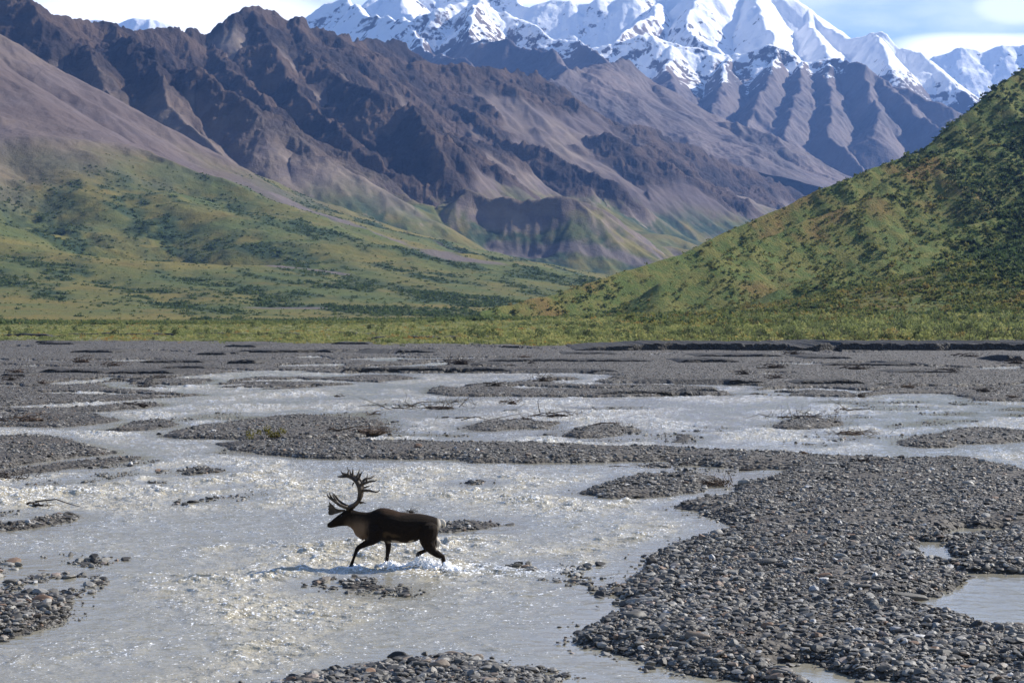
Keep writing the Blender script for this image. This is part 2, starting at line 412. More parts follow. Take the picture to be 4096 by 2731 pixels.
def build_brown():
    u, D, X, Y = fan(-0.37, 0.30, 1300, 700, 6600, 1420)
    Rg = [
     dict(p=[(-500,-260,2300),(-200,-60,2450),(10,92,2500),(113,160,2450),(188,222,2400),(256,270,2350),(325,328,2300),(410,380,2250),(533,410,2250),(700,478,2300),(860,535,2400),(1050,585,2500),(1300,620,2700),(1450,645,2900)], k=0.72, n=2.4),
     dict(p=[(-250,190,2150),(-100,260,2100),(60,375,2000),(180,450,1930),(280,530,1880),(430,575,1800)], k=0.55, n=2.3),
     dict(p=[(-160,440,1700),(0,482,1650),(150,505,1600),(330,565,1550),(520,625,1520),(700,690,1520)], k=0.42, n=2.3),
     dict(p=[(-200,570,1450),(60,590,1420),(200,640,1400),(420,690,1380),(560,715,1400)], k=0.25, n=2.2),
     # skyline
     dict(p=[(-400,-120,3200),(-100,-60,3300),(0,-10,3300),(60,-6,3300),(82,22,3300),(135,45,3320),(170,60,3400),(215,52,3480),(250,58,3500),(310,80,3600),(410,80,3700),(480,92,3800),(505,62,3820),(540,38,3850),(585,20,3900),(635,42,3950),(665,78,4000),(690,52,3950),(720,72,4000),(746,75,4050),(815,106,4150),(859,99,4700),(917,109,4800),(965,137,4900),(1000,160,4900)], k=0.80, n=1.55),
     dict(p=[(815,106,4150),(930,150,4300),(1013,156,4400),(1088,164,4450),(1133,167,4500),(1201,171,4650),(1242,174,4700),(1263,195,4750),(1307,212,4800),(1327,236,4850),(1416,290,4900),(1498,303,5000),(1550,330,5050),(1676,378,5200),(1843,450,5500)], k=0.72, n=1.65),
     dict(p=[(170,60,3400),(195,110,3200),(230,180,3000),(260,230,2900)], k=0.85, n=1.55),
     dict(p=[(250,58,3500),(290,100,3350),(342,116,3250),(444,167,3150),(530,219,3050),(615,256,2980),(711,321,2900),(790,385,2850),(900,455,2850),(1080,535,2950),(1250,592,3150)], k=0.66, n=1.65),
     dict(p=[(342,116,3250),(360,180,3050),(400,240,2900),(450,300,2780),(520,370,2680),(600,430,2620)], k=0.80, n=1.5),
     dict(p=[(480,92,3800),(520,150,3600),(590,215,3400),(640,270,3250),(700,310,3150)], k=0.8, n=1.5),
     dict(p=[(690,52,3950),(720,130,3750),(800,190,3620),(914,243,3500),(958,260,3450),(1037,304,3400),(1105,355,3350),(1157,403,3350),(1201,434,3350),(1300,490,3400),(1420,560,3500),(1540,610,3600)], k=0.64, n=1.65),
     dict(p=[(585,20,3900),(600,90,3750),(640,160,3600),(700,230,3450),(760,290,3300),(820,330,3200),(900,390,3100)], k=0.8, n=1.5),
     dict(p=[(958,260,3450),(985,320,3250),(1010,390,3120),(1060,450,3050)], k=0.75, n=1.5),
     dict(p=[(1000,160,4400),(1040,230,4200),(1110,290,4050),(1170,330,3950),(1235,345,3900),(1300,368,3850),(1400,412,3800),(1430,465,3750),(1500,540,3750),(1620,600,3900)], k=0.66, n=1.65),
     dict(p=[(1201,171,4650),(1230,230,4500),(1290,290,4400),(1390,310,4350),(1420,340,4300),(1480,380,4300),(1550,425,4350),(1700,490,4500),(1850,540,4700)], k=0.66, n=1.65),
     dict(p=[(1078,434,2900),(1190,446,2880),(1330,464,2900),(1430,512,2950),(1530,578,3100)], k=0.75, n=2.0),
     dict(p=[(1550,330,5050),(1600,420,4850),(1680,470,4800),(1800,505,4850)], k=0.6, n=2.0),
    ]
    wx = 26*fbm(X/300, Y/300, 4, 21); wy = 26*fbm(X/300+7, Y/300, 4, 25)
    amp0 = sst(0, 200, Y-1150)
    near0 = sst(2600, 3000, Y+0.25*X)
    kv = 1+0.13*near0*np.clip(2.2*fbm(X/480, Y/600, 3, 31), -0.8, 1)
    z, d = field(X+wx, Y+wy, Rg, 0.0, kv=kv)
    z = z+14*near0*fbm(X/420, Y/420, 3, 33)*sst(30, 200, z)
    z0 = z.copy()
    rk = fbm(X/300, Y/300, 4, 40)
    near = sst(2600, 3000, Y+0.25*X)
    z0 = z; z, a1 = erode(z, X, Y, u, D, 1/300., 5, 17.0, 50, 0.85, 0.50, lo=20)
    z = z0+(z-z0)*(0.62+0.38*near)
    z = z+9*(1-near)*sst(10, 60, z)*fbm((X+0.6*Y)/420, (Y-0.8*X)/130, 4, 37)
    # crags: craggy outcrops in bands and near the crests
    crest = np.exp(-d/130.0)
    hmask = sst(160, 380, z+60*rk)
    rock = sst(0.16, 0.36, 0.9*rk+0.66*crest+0.30*hmask-0.12)*sst(110, 260, z+70*rk)
    smooth1 = sst(-60, 60, (X+0.19*Y+40))   # the near left slope is scree
    rock = rock*(0.06+0.94*near)
    cr = ridged(X/75, Y/75, 5, 60, 0.6)
    zz, a2 = erode(z, X, Y, u, D, 1/60., 3, 2.6, 57, 0.7, 0.5, lo=20)
    z = z+(zz-z)*(0.10+1.1*rock)*(0.15+0.85*near)
    z = z+rock*(17*cr+5.5*ridged(X/28+2, Y/28, 3, 70, 0.55))
    # horizontal rock ledges
    st = 46.0; ph = (z+25*fbm(X/260, Y/260, 2, 77))/st; fr = ph-np.floor(ph)
    z = z+rock*0.22*(sst(0.35, 0.65, fr)-fr)*st*0.7
    z = z+2.0*fbm(X/30, Y/30, 4, 90)*sst(5, 60, z)
    # attributes
    vline = 150+0.022*(Y-2200)+45*sst(2700, 3100, Y)+55*fbm(X/330, Y/330, 4, 100)-18*a1
    veg = sst(35, -35, z-vline)*(1-rock)
    zx, zy = grad(z, u, D)
    veg = veg*sst(1.0, 0.6, np.hypot(zx, zy))
    xr, yr = (X*0.75+Y*0.66), (Y*0.75-X*0.66)
    bn = 0.9*fbm(yr/330, xr/90, 5, 110)+0.55*fbm(X/36, Y/60, 4, 120)
    bush = sst(-0.04, 0.34, bn-0.22*a1+0.10*sst(120, 0, z)-0.05)*veg
    wl = np.abs(pn(X/420+0.35*Y/420, Y/900, 130)+0.08*fbm(X/60, Y/60, 3, 8))
    wash = sst(0.035, 0.012, wl)*sst(150, 90, z)*sst(8, 30, z)*sst(1600, 2000, Y)
    z = z-3*sst(1.5, 0, z)-2.5*wash-6*(1-sst(720, 980, Y))
    # gullies, shrub belts and gravel washes of the near slope, laid where one sees them
    scr = PY0-(z-HC)/Y*F
    cm = np.minimum.accumulate(np.where(Y > 1000, scr, 9999), axis=0)
    def hit(x, y):
        i = int(np.clip(round(((x*K-PX0)/F-u[0])/(u[1]-u[0])), 0, len(u)-1)); r_ = np.searchsorted(-cm[:, i], -y*K); r_ = min(r_, len(D)-1)
        return X[r_, i], Y[r_, i]
    def near_line(pts):
        P_ = [hit(*p) for p in pts]; d2 = np.full(X.shape, 1e9)
        ra = np.searchsorted(D, min(p[1] for p in P_)-160); rb = np.searchsorted(D, max(p[1] for p in P_)+160); Xl, Yl = X[ra:rb], Y[ra:rb]
        for (ax, ay), (bx, by) in zip(P_[:-1], P_[1:]):
            ex, ey = bx-ax, by-ay; t = np.clip(((Xl-ax)*ex+(Yl-ay)*ey)/(ex*ex+ey*ey+1e-6), 0, 1)
            d2[ra:rb] = np.minimum(d2[ra:rb], (Xl-ax-t*ex)**2+(Yl-ay-t*ey)**2)
        return np.sqrt(d2)
    wob = 22*fbm(X/70, Y/70, 4, 141)
    for pts, wd, dp, bw in (([(20,350),(70,400),(120,460),(190,520),(300,555)], 52, 30, 48), ([(340,480),(390,520),(440,565),(500,585)], 46, 24, 46), ([(360,405),(430,425),(500,440),(560,470)], 40, 14, 40),
                            ([(0,420),(20,455),(60,480)], 36, 20, 8), ([(300,420),(330,450),(420,500)], 24, 7, 26), ([(720,450),(760,475),(820,495)], 40, 18, 40), ([(910,460),(960,485),(1050,525),(1200,565)], 34, 12, 34),
                            ([(150,330),(230,400),(330,470),(420,520)], 16, 6, 18), ([(560,540),(700,590),(800,640),(950,660)], 24, 3, 40), ([(0,585),(100,600),(200,640),(330,660),(430,700)], 24, 4, 36),
                            ([(450,640),(560,660),(640,700)], 20, 3, 34), ([(900,610),(1000,640),(1080,650)], 20, 2, 28), ([(1120,470),(1135,510),(1140,540)], 30, 22, 12), ([(1215,480),(1225,520),(1230,560)], 34, 24, 26), ([(1440,480),(1500,520),(1580,545)], 40, 14, 44)):
        dl = np.maximum(near_line(pts)+wob*0.6, 0); q = np.exp(-(dl/wd)**2); z = z-dp*0.6*q*(0.6+0.8*np.clip(0.5+wob/22, 0, 1))
        bush = np.maximum(bush, 0.95*np.exp(-(dl/(bw*0.72))**2)*sst(-0.22, 0.22, fbm(X/22, Y/30, 3, 143)+0.1)*veg)
    for pts, wd in (([(250,540),(330,556),(480,580),(640,605),(800,625)], 6), ([(640,450),(700,480),(800,515),(900,550),(1010,585),(1120,600)], 17), ([(1140,545),(1250,560),(1350,580),(1470,600)], 18), ([(620,705),(700,705)], 16)):
        dl = near_line(pts)+wob*0.45; wash = np.maximum(wash, sst(wd*1.3, wd*0.5, dl))
    BROWN.update(u=u, D=D, z=z, bush=bush, veg=veg, wash=wash)
    co = np.stack([X, Y, z], -1).reshape(-1, 3)
    o = big_mesh('mountain', co, quads=grid_quads(len(D), len(u)), mat=mat_mountain(), attrs=dict(rock=rock, veg=veg, bush=bush, wash=wash*0.9))
    tag(o, kind='structure')

def build_snow():
    u, D, X, Y = fan(-0.36, 0.36, 1250, 5700, 15500, 1100)
    b = 120.0
    Rg = [
     dict(p=[(1263,190,5900),(1330,168,6200),(1400,158,6400),(1440,150,6500),(1500,180,6450),(1550,218,6400),(1577,239,6350),(1686,273,6300),(1782,307,6250),(1840,348,6200),(1928,405,6150),(2000,450,6100)], k=0.62, n=2.0),
     dict(p=[(1440,150,6500),(1450,230,6250),(1480,300,6050),(1540,360,5950)], k=0.7, n=1.9),
     dict(p=[(1577,239,6350),(1590,300,6150),(1640,350,6050),(1690,400,6000)], k=0.8, n=1.8),
     dict(p=[(1782,307,6250),(1800,360,6100),(1850,420,6000)], k=0.8, n=1.8),
     # ribbed face below the snow
     dict(p=[(1340,110,9000),(1500,95,9000),(1600,130,9000),(1663,137,9000),(1771,119,8900),(1789,118,8900),(1874,147,8800),(1911,141,8800),(1983,155,8600),(2027,180,8500),(2095,211,8300),(2197,269,8100),(2300,330,8000)], k=0.85, n=1.9),
     dict(p=[(1540,110,9000),(1535,180,8400),(1560,240,7900)], k=1.0, n=1.6),
     dict(p=[(1663,137,9000),(1655,200,8400),(1640,260,7900),(1650,290,7600)], k=1.05, n=1.6),
     dict(p=[(1789,118,8900),(1760,190,8400),(1740,250,7900),(1725,300,7500),(1760,330,7300)], k=1.05, n=1.6),
     dict(p=[(1850,140,8800),(1830,220,8200),(1815,280,7700),(1810,330,7300)], k=1.05, n=1.6),
     dict(p=[(1911,141,8800),(1905,210,8300),(1895,270,7800),(1900,310,7500),(1960,370,7200),(1990,400,7000)], k=1.05, n=1.6),
     dict(p=[(1983,155,8600),(2000,210,8200),(2010,260,7900),(1990,310,7500)], k=1.05, n=1.6),
     dict(p=[(2027,180,8500),(2061,218,8200),(2100,260,7900),(2150,300,7600),(2180,340,7300)], k=1.0, n=1.6),
     # near snow peak
     dict(p=[(666,66,9300),(694,48,9300),(746,33,9300),(791,14,9300),(815,30,9000),(842,38,8700),(873,44,8600),(938,68,8300),(975,58,8300),(999,48,8300),(1037,34,8400),(1075,12,8500),(1105,2,8500),(1140,27,8500),(1191,44,8450),(1259,79,8300),(1327,99,8200),(1362,137,8000),(1420,200,7700)], k=0.95, n=1.9),
     dict(p=[(1105,2,8500),(1085,50,8100),(1081,96,7800),(1140,108,7600),(1191,120,7500),(1259,132,7300),(1310,170,7000)], k=0.95, n=1.8),
     dict(p=[(938,68,8300),(960,110,7900),(1000,140,7600),(1080,165,7300)], k=1.0, n=1.7),
     dict(p=[(791,14,9300),(800,70,8800),(850,110,8300)], k=1.0, n=1.7),
     # main summit ridge
     dict(p=[(800,40,11500),(832,20,11500),(850,-5,11500),(900,-50,11800),(960,-40,11800),(1010,-10,11700),(1054,15,11500),(1129,0,11200),(1160,-8,11200),(1180,14,11100),(1215,20,11000),(1260,8,11000),(1310,8,11000),(1335,22,11000),(1362,18,11000),(1389,3,11000),(1410,12,11000),(1450,-14,11000),(1519,-4,11100),(1560,-60,11300),(1650,-150,11500),(1720,-70,11400),(1795,-2,11200),(1843,24,11100),(1891,58,10900),(1959,85,10700),(1997,78,10600),(2027,80,10500),(2061,106,10400),(2130,136,10200),(2184,180,10000),(2240,230,9800)], k=0.95, n=1.9),
     dict(p=[(1519,-4,11100),(1500,40,10500),(1440,70,10100),(1400,95,9800)], k=1.1, n=1.7),
     dict(p=[(1650,-150,11500),(1610,-30,10900),(1580,50,10300),(1600,95,9900),(1680,125,9500)], k=1.0, n=1.7),
     dict(p=[(1720,-70,11400),(1730,10,10800),(1760,70,10300),(1790,115,9900)], k=1.0, n=1.7),
     dict(p=[(1843,24,11100),(1870,80,10500),(1900,130,9900)], k=1.0, n=1.7),
     dict(p=[(1997,78,10600),(2010,110,10200),(2040,140,9900),(2060,165,9600)], k=1.0, n=1.7),
     dict(p=[(900,-50,11800),(930,20,11000),(960,60,10400)], k=1.0, n=1.7),
     # small ridge far right, and the clouded peak on the left
     dict(p=[(2080,170,14500),(2150,134,14500),(2218,117,14500),(2260,128,14500),(2313,110,14500),(2352,116,14500),(2420,90,14500),(2550,60,14500)], k=0.8, n=1.9),
     dict(p=[(-500,90,12000),(0,75,12000),(150,62,12000),(220,60,12000),(280,66,12000),(350,56,12000),(420,74,12000),(500,95,12000),(600,120,12000)], k=0.8, n=1.9),
    ]
    wx = 90*fbm(X/1000, Y/1000, 4, 221); wy = 90*fbm(X/1000+7, Y/1000, 4, 225)
    far = sst(5800, 8500, Y)
    z, d = field(X+wx*0.9*far, Y+wy*0.9*far, Rg, b)
    z = z+far*sst(b, b+300, z)*(58*fbm(X/650, Y/650, 5, 233)+20*ridged(X/330, Y/330, 5, 234, 0.55))
    z, a1 = erode(z, X, Y, u, D, 1/620., 6, 26.0, 250, 0.7, 0.47, lo=30, base=b)
    rk = fbm(X/700, Y/700, 4, 240)
    rough = sst(-0.1, 0.5, rk+0.5*np.exp(-d/250.))
    z = z+rough*(1-0.5*sst(9200, 10200, Y))*(30*ridged(X/190, Y/190, 5, 260, 0.5))+3*fbm(X/80, Y/80, 4, 290)
    zx, zy = grad(z, u, D); g = np.hypot(zx, zy)
    # snow line climbs towards the viewer-facing low ranges
    line = 1030+110*sst(700, 1800, X)+130*fbm(X/900, Y/900, 3, 300)-230*sst(0, -1200, X)
    s = sst(-220, 260, z-line)
    smooth_top = sst(900, 1700, X)*sst(9200, 10200, Y)
    snow = s*1.14+0.3*smooth_top-0.17*(1-0.8*smooth_top)*sst(0.05, 0.5, fbm(X/260, Y/260, 5, 311)+0.4*rough-0.1)-0.42*sst(0.75, 1.35, g)*(1-0.45*sst(200, 900, z-line))-0.16*rough
    rr = (Y > 13200); snow = np.where(rr, sst(500, 900, z)-0.25*sst(0.5, 1.0, g), snow)
    snow = np.where((Y < 7000), 0.0, snow)
    z = np.where(z < b+2, z-160, z)
    co = np.stack([X, Y, z], -1).reshape(-1, 3)
    o = big_mesh('snowy_mountain', co, quads=grid_quads(len(D), len(u)), mat=mat_snow(), attrs=dict(snow=snow))
    tag(o, kind='structure')

HILL = {}; BROWN = {}
def build_hill():
    u, D, X, Y = fan(-0.10, 0.40, 1000, 430, 1500, 820)
    Rg = [
     dict(p=[(1110,714,760),(1300,668,800),(1500,602,850),(1640,548,880),(1840,452,930),(2000,392,960),(2100,347,985),(2200,272,1010),(2300,197,1040),(2352,160,1060),(2500,40,1100),(2800,-160,1150)], k=1.05, n=1.35),
     dict(p=[(1500,650,740),(1700,575,780),(1950,470,830),(2150,360,880),(2352,275,930),(2600,150,980)], k=0.82, n=1.5),
     dict(p=[(2700,240,850),(2352,455,760),(2200,535,720),(2000,600,680),(1800,665,650)], k=0.62, n=1.6),
     dict(p=[(3000,250,700),(2600,480,640),(2352,600,600),(2200,670,570)], k=0.35, n=1.7),
    ]
    z, d = field(X+8*fbm(X/60, Y/60, 3, 320), Y+8*fbm(X/60+5, Y/60, 3, 321), Rg, 0.6)
    z, a1 = erode(z, X, Y, u, D, 1/70., 4, 2.2, 350, 0.3, 0.5, lo=5)
    z = z+0.8*fbm(X/12, Y/12, 4, 330)*sst(2, 10, z)
    HILL.update(u=u, D=D, z=z, a=a1)
    co = np.stack([X, Y, z], -1).reshape(-1, 3)
    o = big_mesh('hillside', co, quads=grid_quads(len(D), len(u)), mat=mat_hill())
    tag(o, kind='structure')

# ---------------------------------------------------------------- the river plain
def c1(p): return [(x*.3418, 746.5+y*.3418) for x, y in p]
def c2(p): return [(746.5+x*.3418, 746.5+y*.3418) for x, y in p]
def c3(p): return [(1550.4+x*.3408, 746.5+y*.3408) for x, y in p]
def c4(p): return [(x*.3418, 1091+y*.3418) for x, y in p]
def c5(p): return [(746.5+x*.24414, 1263.2+y*.24414) for x, y in p]
def c6(p): return [(1263.2+x*.3043, 1091+y*.3043) for x, y in p]
def c7(p): return [(1780+x*.3044, 1091+y*.3044) for x, y in p]
def gpt(x, y, z=0.0):      # 2352-unit picture point lying on the plain -> ground X, Y
    D = (HC-z)*F/max(y*K-PY0, 0.4); return ((x*K-PX0)/F*D, D)
BARS = [   # painted in turn: gravel, water, shallows
 ('G', [(-600,750),(3000,750),(3000,915)]+c3([(2352,512),(2000,508),(1900,465),(1800,458),(1500,462),(1290,472),(1180,485),(920,480),(700,470),(530,468),(520,442),(620,408),(0,395)])
       +c2([(1850,387),(1830,370),(2000,337),(1700,318),(1240,320),(80,318)])+c1([(2352,322),(2270,318),(1850,300),(1500,318),(1130,350),(1440,358),(1250,412),(1000,418),(930,404),(850,372),(640,392),(740,430),(1100,452),(1350,470),(1000,492),(700,512),(300,530),(0,547)])+[(-600,940)], 0.22),
 ('W', c1([(300,392),(420,378),(560,372),(700,346),(830,350),(760,372),(640,390),(520,402),(320,408)])),
 ('W', c1([(0,233),(400,236),(850,232),(1400,238),(1420,246),(900,246),(400,244),(0,244)])),
 ('W', c2([(120,226),(500,214),(560,220),(1300,216),(1350,224),(600,236),(180,238)])),
 ('W', c2([(250,280),(560,266),(780,243),(860,252),(820,274),(500,286),(300,300)])),
 ('W', c2([(0,262),(60,260),(20,276),(0,276)])),
 ('W', c1([(1850,268),(2250,256),(2352,262),(2300,280),(1900,284)])),
 ('W', c3([(2000,292),(2150,280),(2352,276),(2352,300),(2080,304)])),
 ('W', c3([(1640,348),(1800,346),(1830,354),(1660,358)])),
 ('W', c3([(1300,402),(1480,404),(1400,416)])),
 ('W', c3([(1130,455),(1300,440),(1500,428),(1340,452),(1200,470)])),
 ('W', c3([(340,322),(760,322),(770,332),(400,332)])),
 ('G', c1([(1450,400),(1600,365),(1720,350),(2000,352),(2200,352),(2352,350)])+c2([(200,340),(430,335),(620,360),(430,372),(300,388),(100,398)])+c1([(2100,415),(1900,425),(1700,430),(1560,430)]), 0.16),
 ('G', c2([(700,430),(800,402),(1000,395),(1200,382),(1400,368),(1560,352),(1690,352),(1600,402),(1800,406),(2352,408)])+c3([(280,425),(400,475),(0,476)])+c2([(2000,482),(1600,482),(1200,477),(900,476),(700,462)]), 0.22),
 ('G', c1([(0,560),(400,560),(840,535),(1050,525),(1060,545),(700,580),(500,585),(640,600),(800,640),(640,665),(400,685),(0,680),(-1500,690),(-1500,560)]), 0.16),
 ('W', c1([(-1500,586),(0,582),(170,582),(160,592),(0,600),(-1500,605)])),
 ('G', c1([(710,703),(850,670),(960,648),(1110,640),(1200,668),(1100,690),(980,705),(850,712)]), 0.18),
 ('S', c1([(1150,630),(1300,600),(1560,588),(1620,592),(1400,615),(1200,645)])),
 ('G', c1([(1060,745),(1200,710),(1400,680),(1700,640),(2000,612),(2180,625),(2352,640)])+c2([(250,620),(380,655),(410,690),(400,745),(200,755),(0,772)])+c1([(2100,775),(1800,775),(1500,768),(1200,760)]), 0.32),
 ('S', c1([(2060,605),(2352,588)])+c2([(300,590),(440,660),(600,680),(400,665),(200,650),(0,630)])),
 ('G', c1([(1450,797),(1700,788),(2100,785),(2352,788)])+c2([(400,795),(1000,800),(1600,815),(2352,832)])+c3([(200,850),(500,865),(900,885),(1300,905),(1800,903),(2060,910),(2200,950),(2352,990),(9000,1300),(9000,4000)])+c6([(2000,1640),(1490,1555),(1050,1510),(700,1400),(540,1365),(300,1300),(150,1268),(220,1220),(330,1155),(480,1095),(560,1020),(590,965),(520,900),(640,790),(760,685),(790,625),(850,570),(960,520),(1100,490),(1250,450),(1330,400),(1325,370),(1220,335),(1130,300),(1080,270),(900,248),(1000,215),(1250,180),(1360,140),(1380,105),(1500,75),(1700,5)])+c3([(400,1090),(600,1040),(700,1000),(800,975),(500,968),(200,950),(0,952)])+c2([(2352,905),(2200,915),(1700,925),(1000,925),(830,905),(500,900)])+c1([(2352,898),(2050,895),(1850,878),(1700,850),(1560,835)]), 0.30),
 ('G', c2([(970,690),(1000,660),(1150,650),(1300,645),(1500,655),(1600,650),(1480,690),(1250,700),(1100,710),(1000,712)]), 0.20),
 ('G', c2([(1580,740),(1650,705),(1850,688),(2000,690),(2120,705),(2000,735),(1850,758),(1700,758)]), 0.28),
 ('S', c2([(1420,745),(1560,715),(1700,700),(1600,745)])),
 ('S', c2([(2080,750),(2250,735),(2352,730)])+c3([(60,735),(180,770),(140,795),(0,795)])),
 ('G', c3([(0,742),(60,735),(120,760),(60,790),(0,790)]), 0.14),
 ('G', c3([(655,690),(720,655),(850,640),(1000,640),(1100,655),(1140,670),(1000,692),(850,697),(720,697)]), 0.26),
 ('S', c3([(1370,690),(1500,672),(1640,655),(1750,630),(1830,640),(1820,665),(1600,682),(1400,700)])),
 ('S', c3([(1830,642),(2020,635),(2000,648),(1850,655)])),
 ('G', c3([(1480,800),(1560,765),(1750,740),(1950,705),(2050,700),(2200,710),(2352,730),(3200,700),(3200,790),(2352,778),(2150,795),(1930,800),(1850,820),(1700,822),(1550,812)]), 0.26),
 ('S', c3([(1130,522),(1300,535),(1500,545),(1600,545),(1850,560),(1600,556),(1300,552)])),
 ('S', c3([(2180,572),(2352,552),(2900,550),(2900,580),(2352,582)])),
 ('S', c3([(2200,605),(2352,598),(2900,600),(2900,620),(2352,618)])),
 ('S', c3([(100,675),(400,690),(410,702),(180,690)])),
 ('S', c3([(1080,765),(1180,755),(1330,745),(1320,765),(1200,785),(1100,780)])),
 ('S', c2([(900,500),(980,495),(970,508)])),
 ('S', c2([(700,500),(950,495),(930,520),(760,525)])),
 # left middle
 ('G', c1([(-1500,770),(0,760),(200,742),(380,762),(550,800),(690,840),(760,862),(650,876),(500,882),(350,900),(200,935),(0,968),(-1500,990)]), 0.28),
 ('G', c1([(-900,1010),(0,985),(200,962),(380,930),(560,915),(750,895),(930,885),(860,915),(650,945),(450,965),(300,985),(200,990),(120,1010),(0,1020),(-900,1060)]), 0.13),
 ('S', c1([(860,905),(1000,910),(1010,925),(880,945),(700,962),(600,960)])),
 ('S', c1([(190,1075),(330,1050),(600,1020),(860,985),(900,1000),(700,1040),(450,1070),(250,1088)])),
 ('G', c1([(1195,1000),(1260,968),(1380,955),(1500,975),(1520,988),(1350,995),(1240,1010)]), 0.12),
 ('S', c1([(920,1010),(1040,990),(1190,970),(1180,985),(1000,1015)])),
 ('S', c1([(990,1060),(1060,1045),(1080,1070)])),
 ('S', c4([(1400,95),(1450,78),(1600,68),(1590,82)])),
 ('S', c4([(1200,188),(1300,165),(1450,150),(1640,140),(1750,105),(1740,125),(1640,155),(1400,185),(1250,195)])),
 ('G', c4([(-900,380),(0,350),(150,315),(300,290),(450,265),(520,275),(490,305),(300,340),(150,365),(0,375),(-900,430)]), 0.22),
 ('S', c4([(0,245),(50,245),(80,275),(0,265)])),
 ('S', c4([(-900,560),(0,570),(200,560),(450,545),(700,575),(620,640),(590,700),(610,745),(540,780),(480,860),(300,830),(0,830),(-900,900)])),
 ('G', c4([(-900,820),(0,838),(120,850),(220,845),(300,830),(420,830),(470,880),(480,940),(430,990),(320,1020),(200,1060),(80,1085),(0,1070),(-900,1200)]), 0.22),
 ('S', c5([(0,300),(130,290),(260,275),(440,285),(500,330),(650,360),(790,420),(800,450),(640,435),(500,420),(330,395),(100,370),(0,350),(-100,330)])),
 ('G', c5([(150,320),(220,290),(350,280),(440,295),(490,330),(560,355),(480,375),(330,375),(200,370)]), 0.10),
 ('G', c2([(940,1062),(1000,1048),(1070,1050),(1095,1068),(1000,1075)]), 0.07),
 ('G', c3([(0,1000),(60,995),(200,1005),(240,1030),(340,1030),(330,1075),(250,1085),(120,1130),(0,1135)])+c2([(2352,1145),(2100,1160),(1900,1160),(1740,1135),(1700,1128),(1850,1080),(2000,1040),(2150,1015),(2300,1008)]), 0.28),
 ('S', c2([(2080,942),(2250,935),(2352,915)])+c3([(150,960),(450,980),(400,1010),(150,995),(0,965)])),
 ('G', c2([(2110,942),(2200,930),(2350,940),(2340,958),(2180,958)]), 0.10),
 ('G', c3([(1300,640),(1301,640),(1300,641)]), 0.1),
 ('G', c2([(1820,0),(1821,0),(1820,1)]), 0.1),
 # strip behind the caribou and small groups of stones
 ('G', [(1012,1208),(1050,1198),(1110,1200),(1145,1208),(1100,1217),(1040,1222),(1010,1222)], 0.10),
 ('S', [(1190,1296),(1240,1290),(1265,1302),(1240,1312)]),
 ('S', c6([(80,795),(200,745),(330,700),(430,700),(330,745),(300,800),(450,830),(540,880),(480,900),(350,870),(200,830)])),
 ('G', c5([(0,1190),(100,1175),(260,1150),(400,1110),(600,1080),(700,1040),(850,1070),(1000,1050),(1200,1040),(1400,1060),(1550,1090),(1750,1130),(1900,1190),(2150,1230),(2300,1400),(2200,2200),(-1200,2200),(-500,1300)]), 0.30),
 ('S', c5([(1840,1160),(2000,1150),(2200,1200),(2000,1210)])),
 # right-hand pools
 ('W', c7([(1080,495),(1240,500),(1350,490),(1300,540),(1340,610),(1440,625),(1500,640),(1350,680),(1160,670),(1080,590)])),
 ('W', c7([(1280,440),(1420,400),(1740,400),(1730,450),(1450,468),(1300,465)])),
 ('W', c7([(1320,720),(1600,745),(1879,750),(2150,740),(2150,1230),(1879,1190),(1560,1185),(1520,1130),(1300,1070),(1120,1000),(1000,940),(1250,920),(1300,870),(1480,770),(1340,735)])),
 ('W', c7([(760,1290),(850,1262),(1000,1252),(900,1285),(780,1310)])),
 ('W', c7([(-60,1430),(80,1415),(330,1420),(430,1480),(620,1540),(900,1560),(900,1700),(350,1680),(200,1560),(0,1470)])),
 ('W', c7([(1310,1480),(1500,1450),(1879,1440),(2150,1440),(2150,1480),(1700,1485),(1500,1510),(1350,1510)])),
 ('G', [(1110,1368),(1111,1368),(1110,1369)], 0.1),
 ('S', [(1795,1200),(1796,1200),(1795,1201)]),
]
_rb = np.random.default_rng(77)
for _i in range(34):
    _y = _rb.uniform(790, 905); _x = _rb.uniform(-60, 2420); _l = _rb.uniform(50, 210); _hh = _rb.uniform(1.3, 2.6)*(0.6+(_y-790)/110)
    _tt = np.linspace(0, 2*math.pi, 17)[:-1]
    BARS.insert(14, ('W', [(_x+_l*math.cos(a), _y+_hh*math.sin(a)*(1+0.4*math.sin(3*a+_i))+3*math.sin(2.2*math.cos(a)+_i)) for a in _tt]))
for _i in range(22):
    _y = _rb.uniform(905, 1040); _x = _rb.uniform(0, 2352); _l = _rb.uniform(40, 130); _hh = _rb.uniform(2.0, 4.5)
    _tt = np.linspace(0, 2*math.pi, 17)[:-1]
    BARS.insert(12, ('S', [(_x+_l*math.cos(a), _y+_hh*math.sin(a)*(1+0.4*math.sin(3*a+_i))) for a in _tt]))
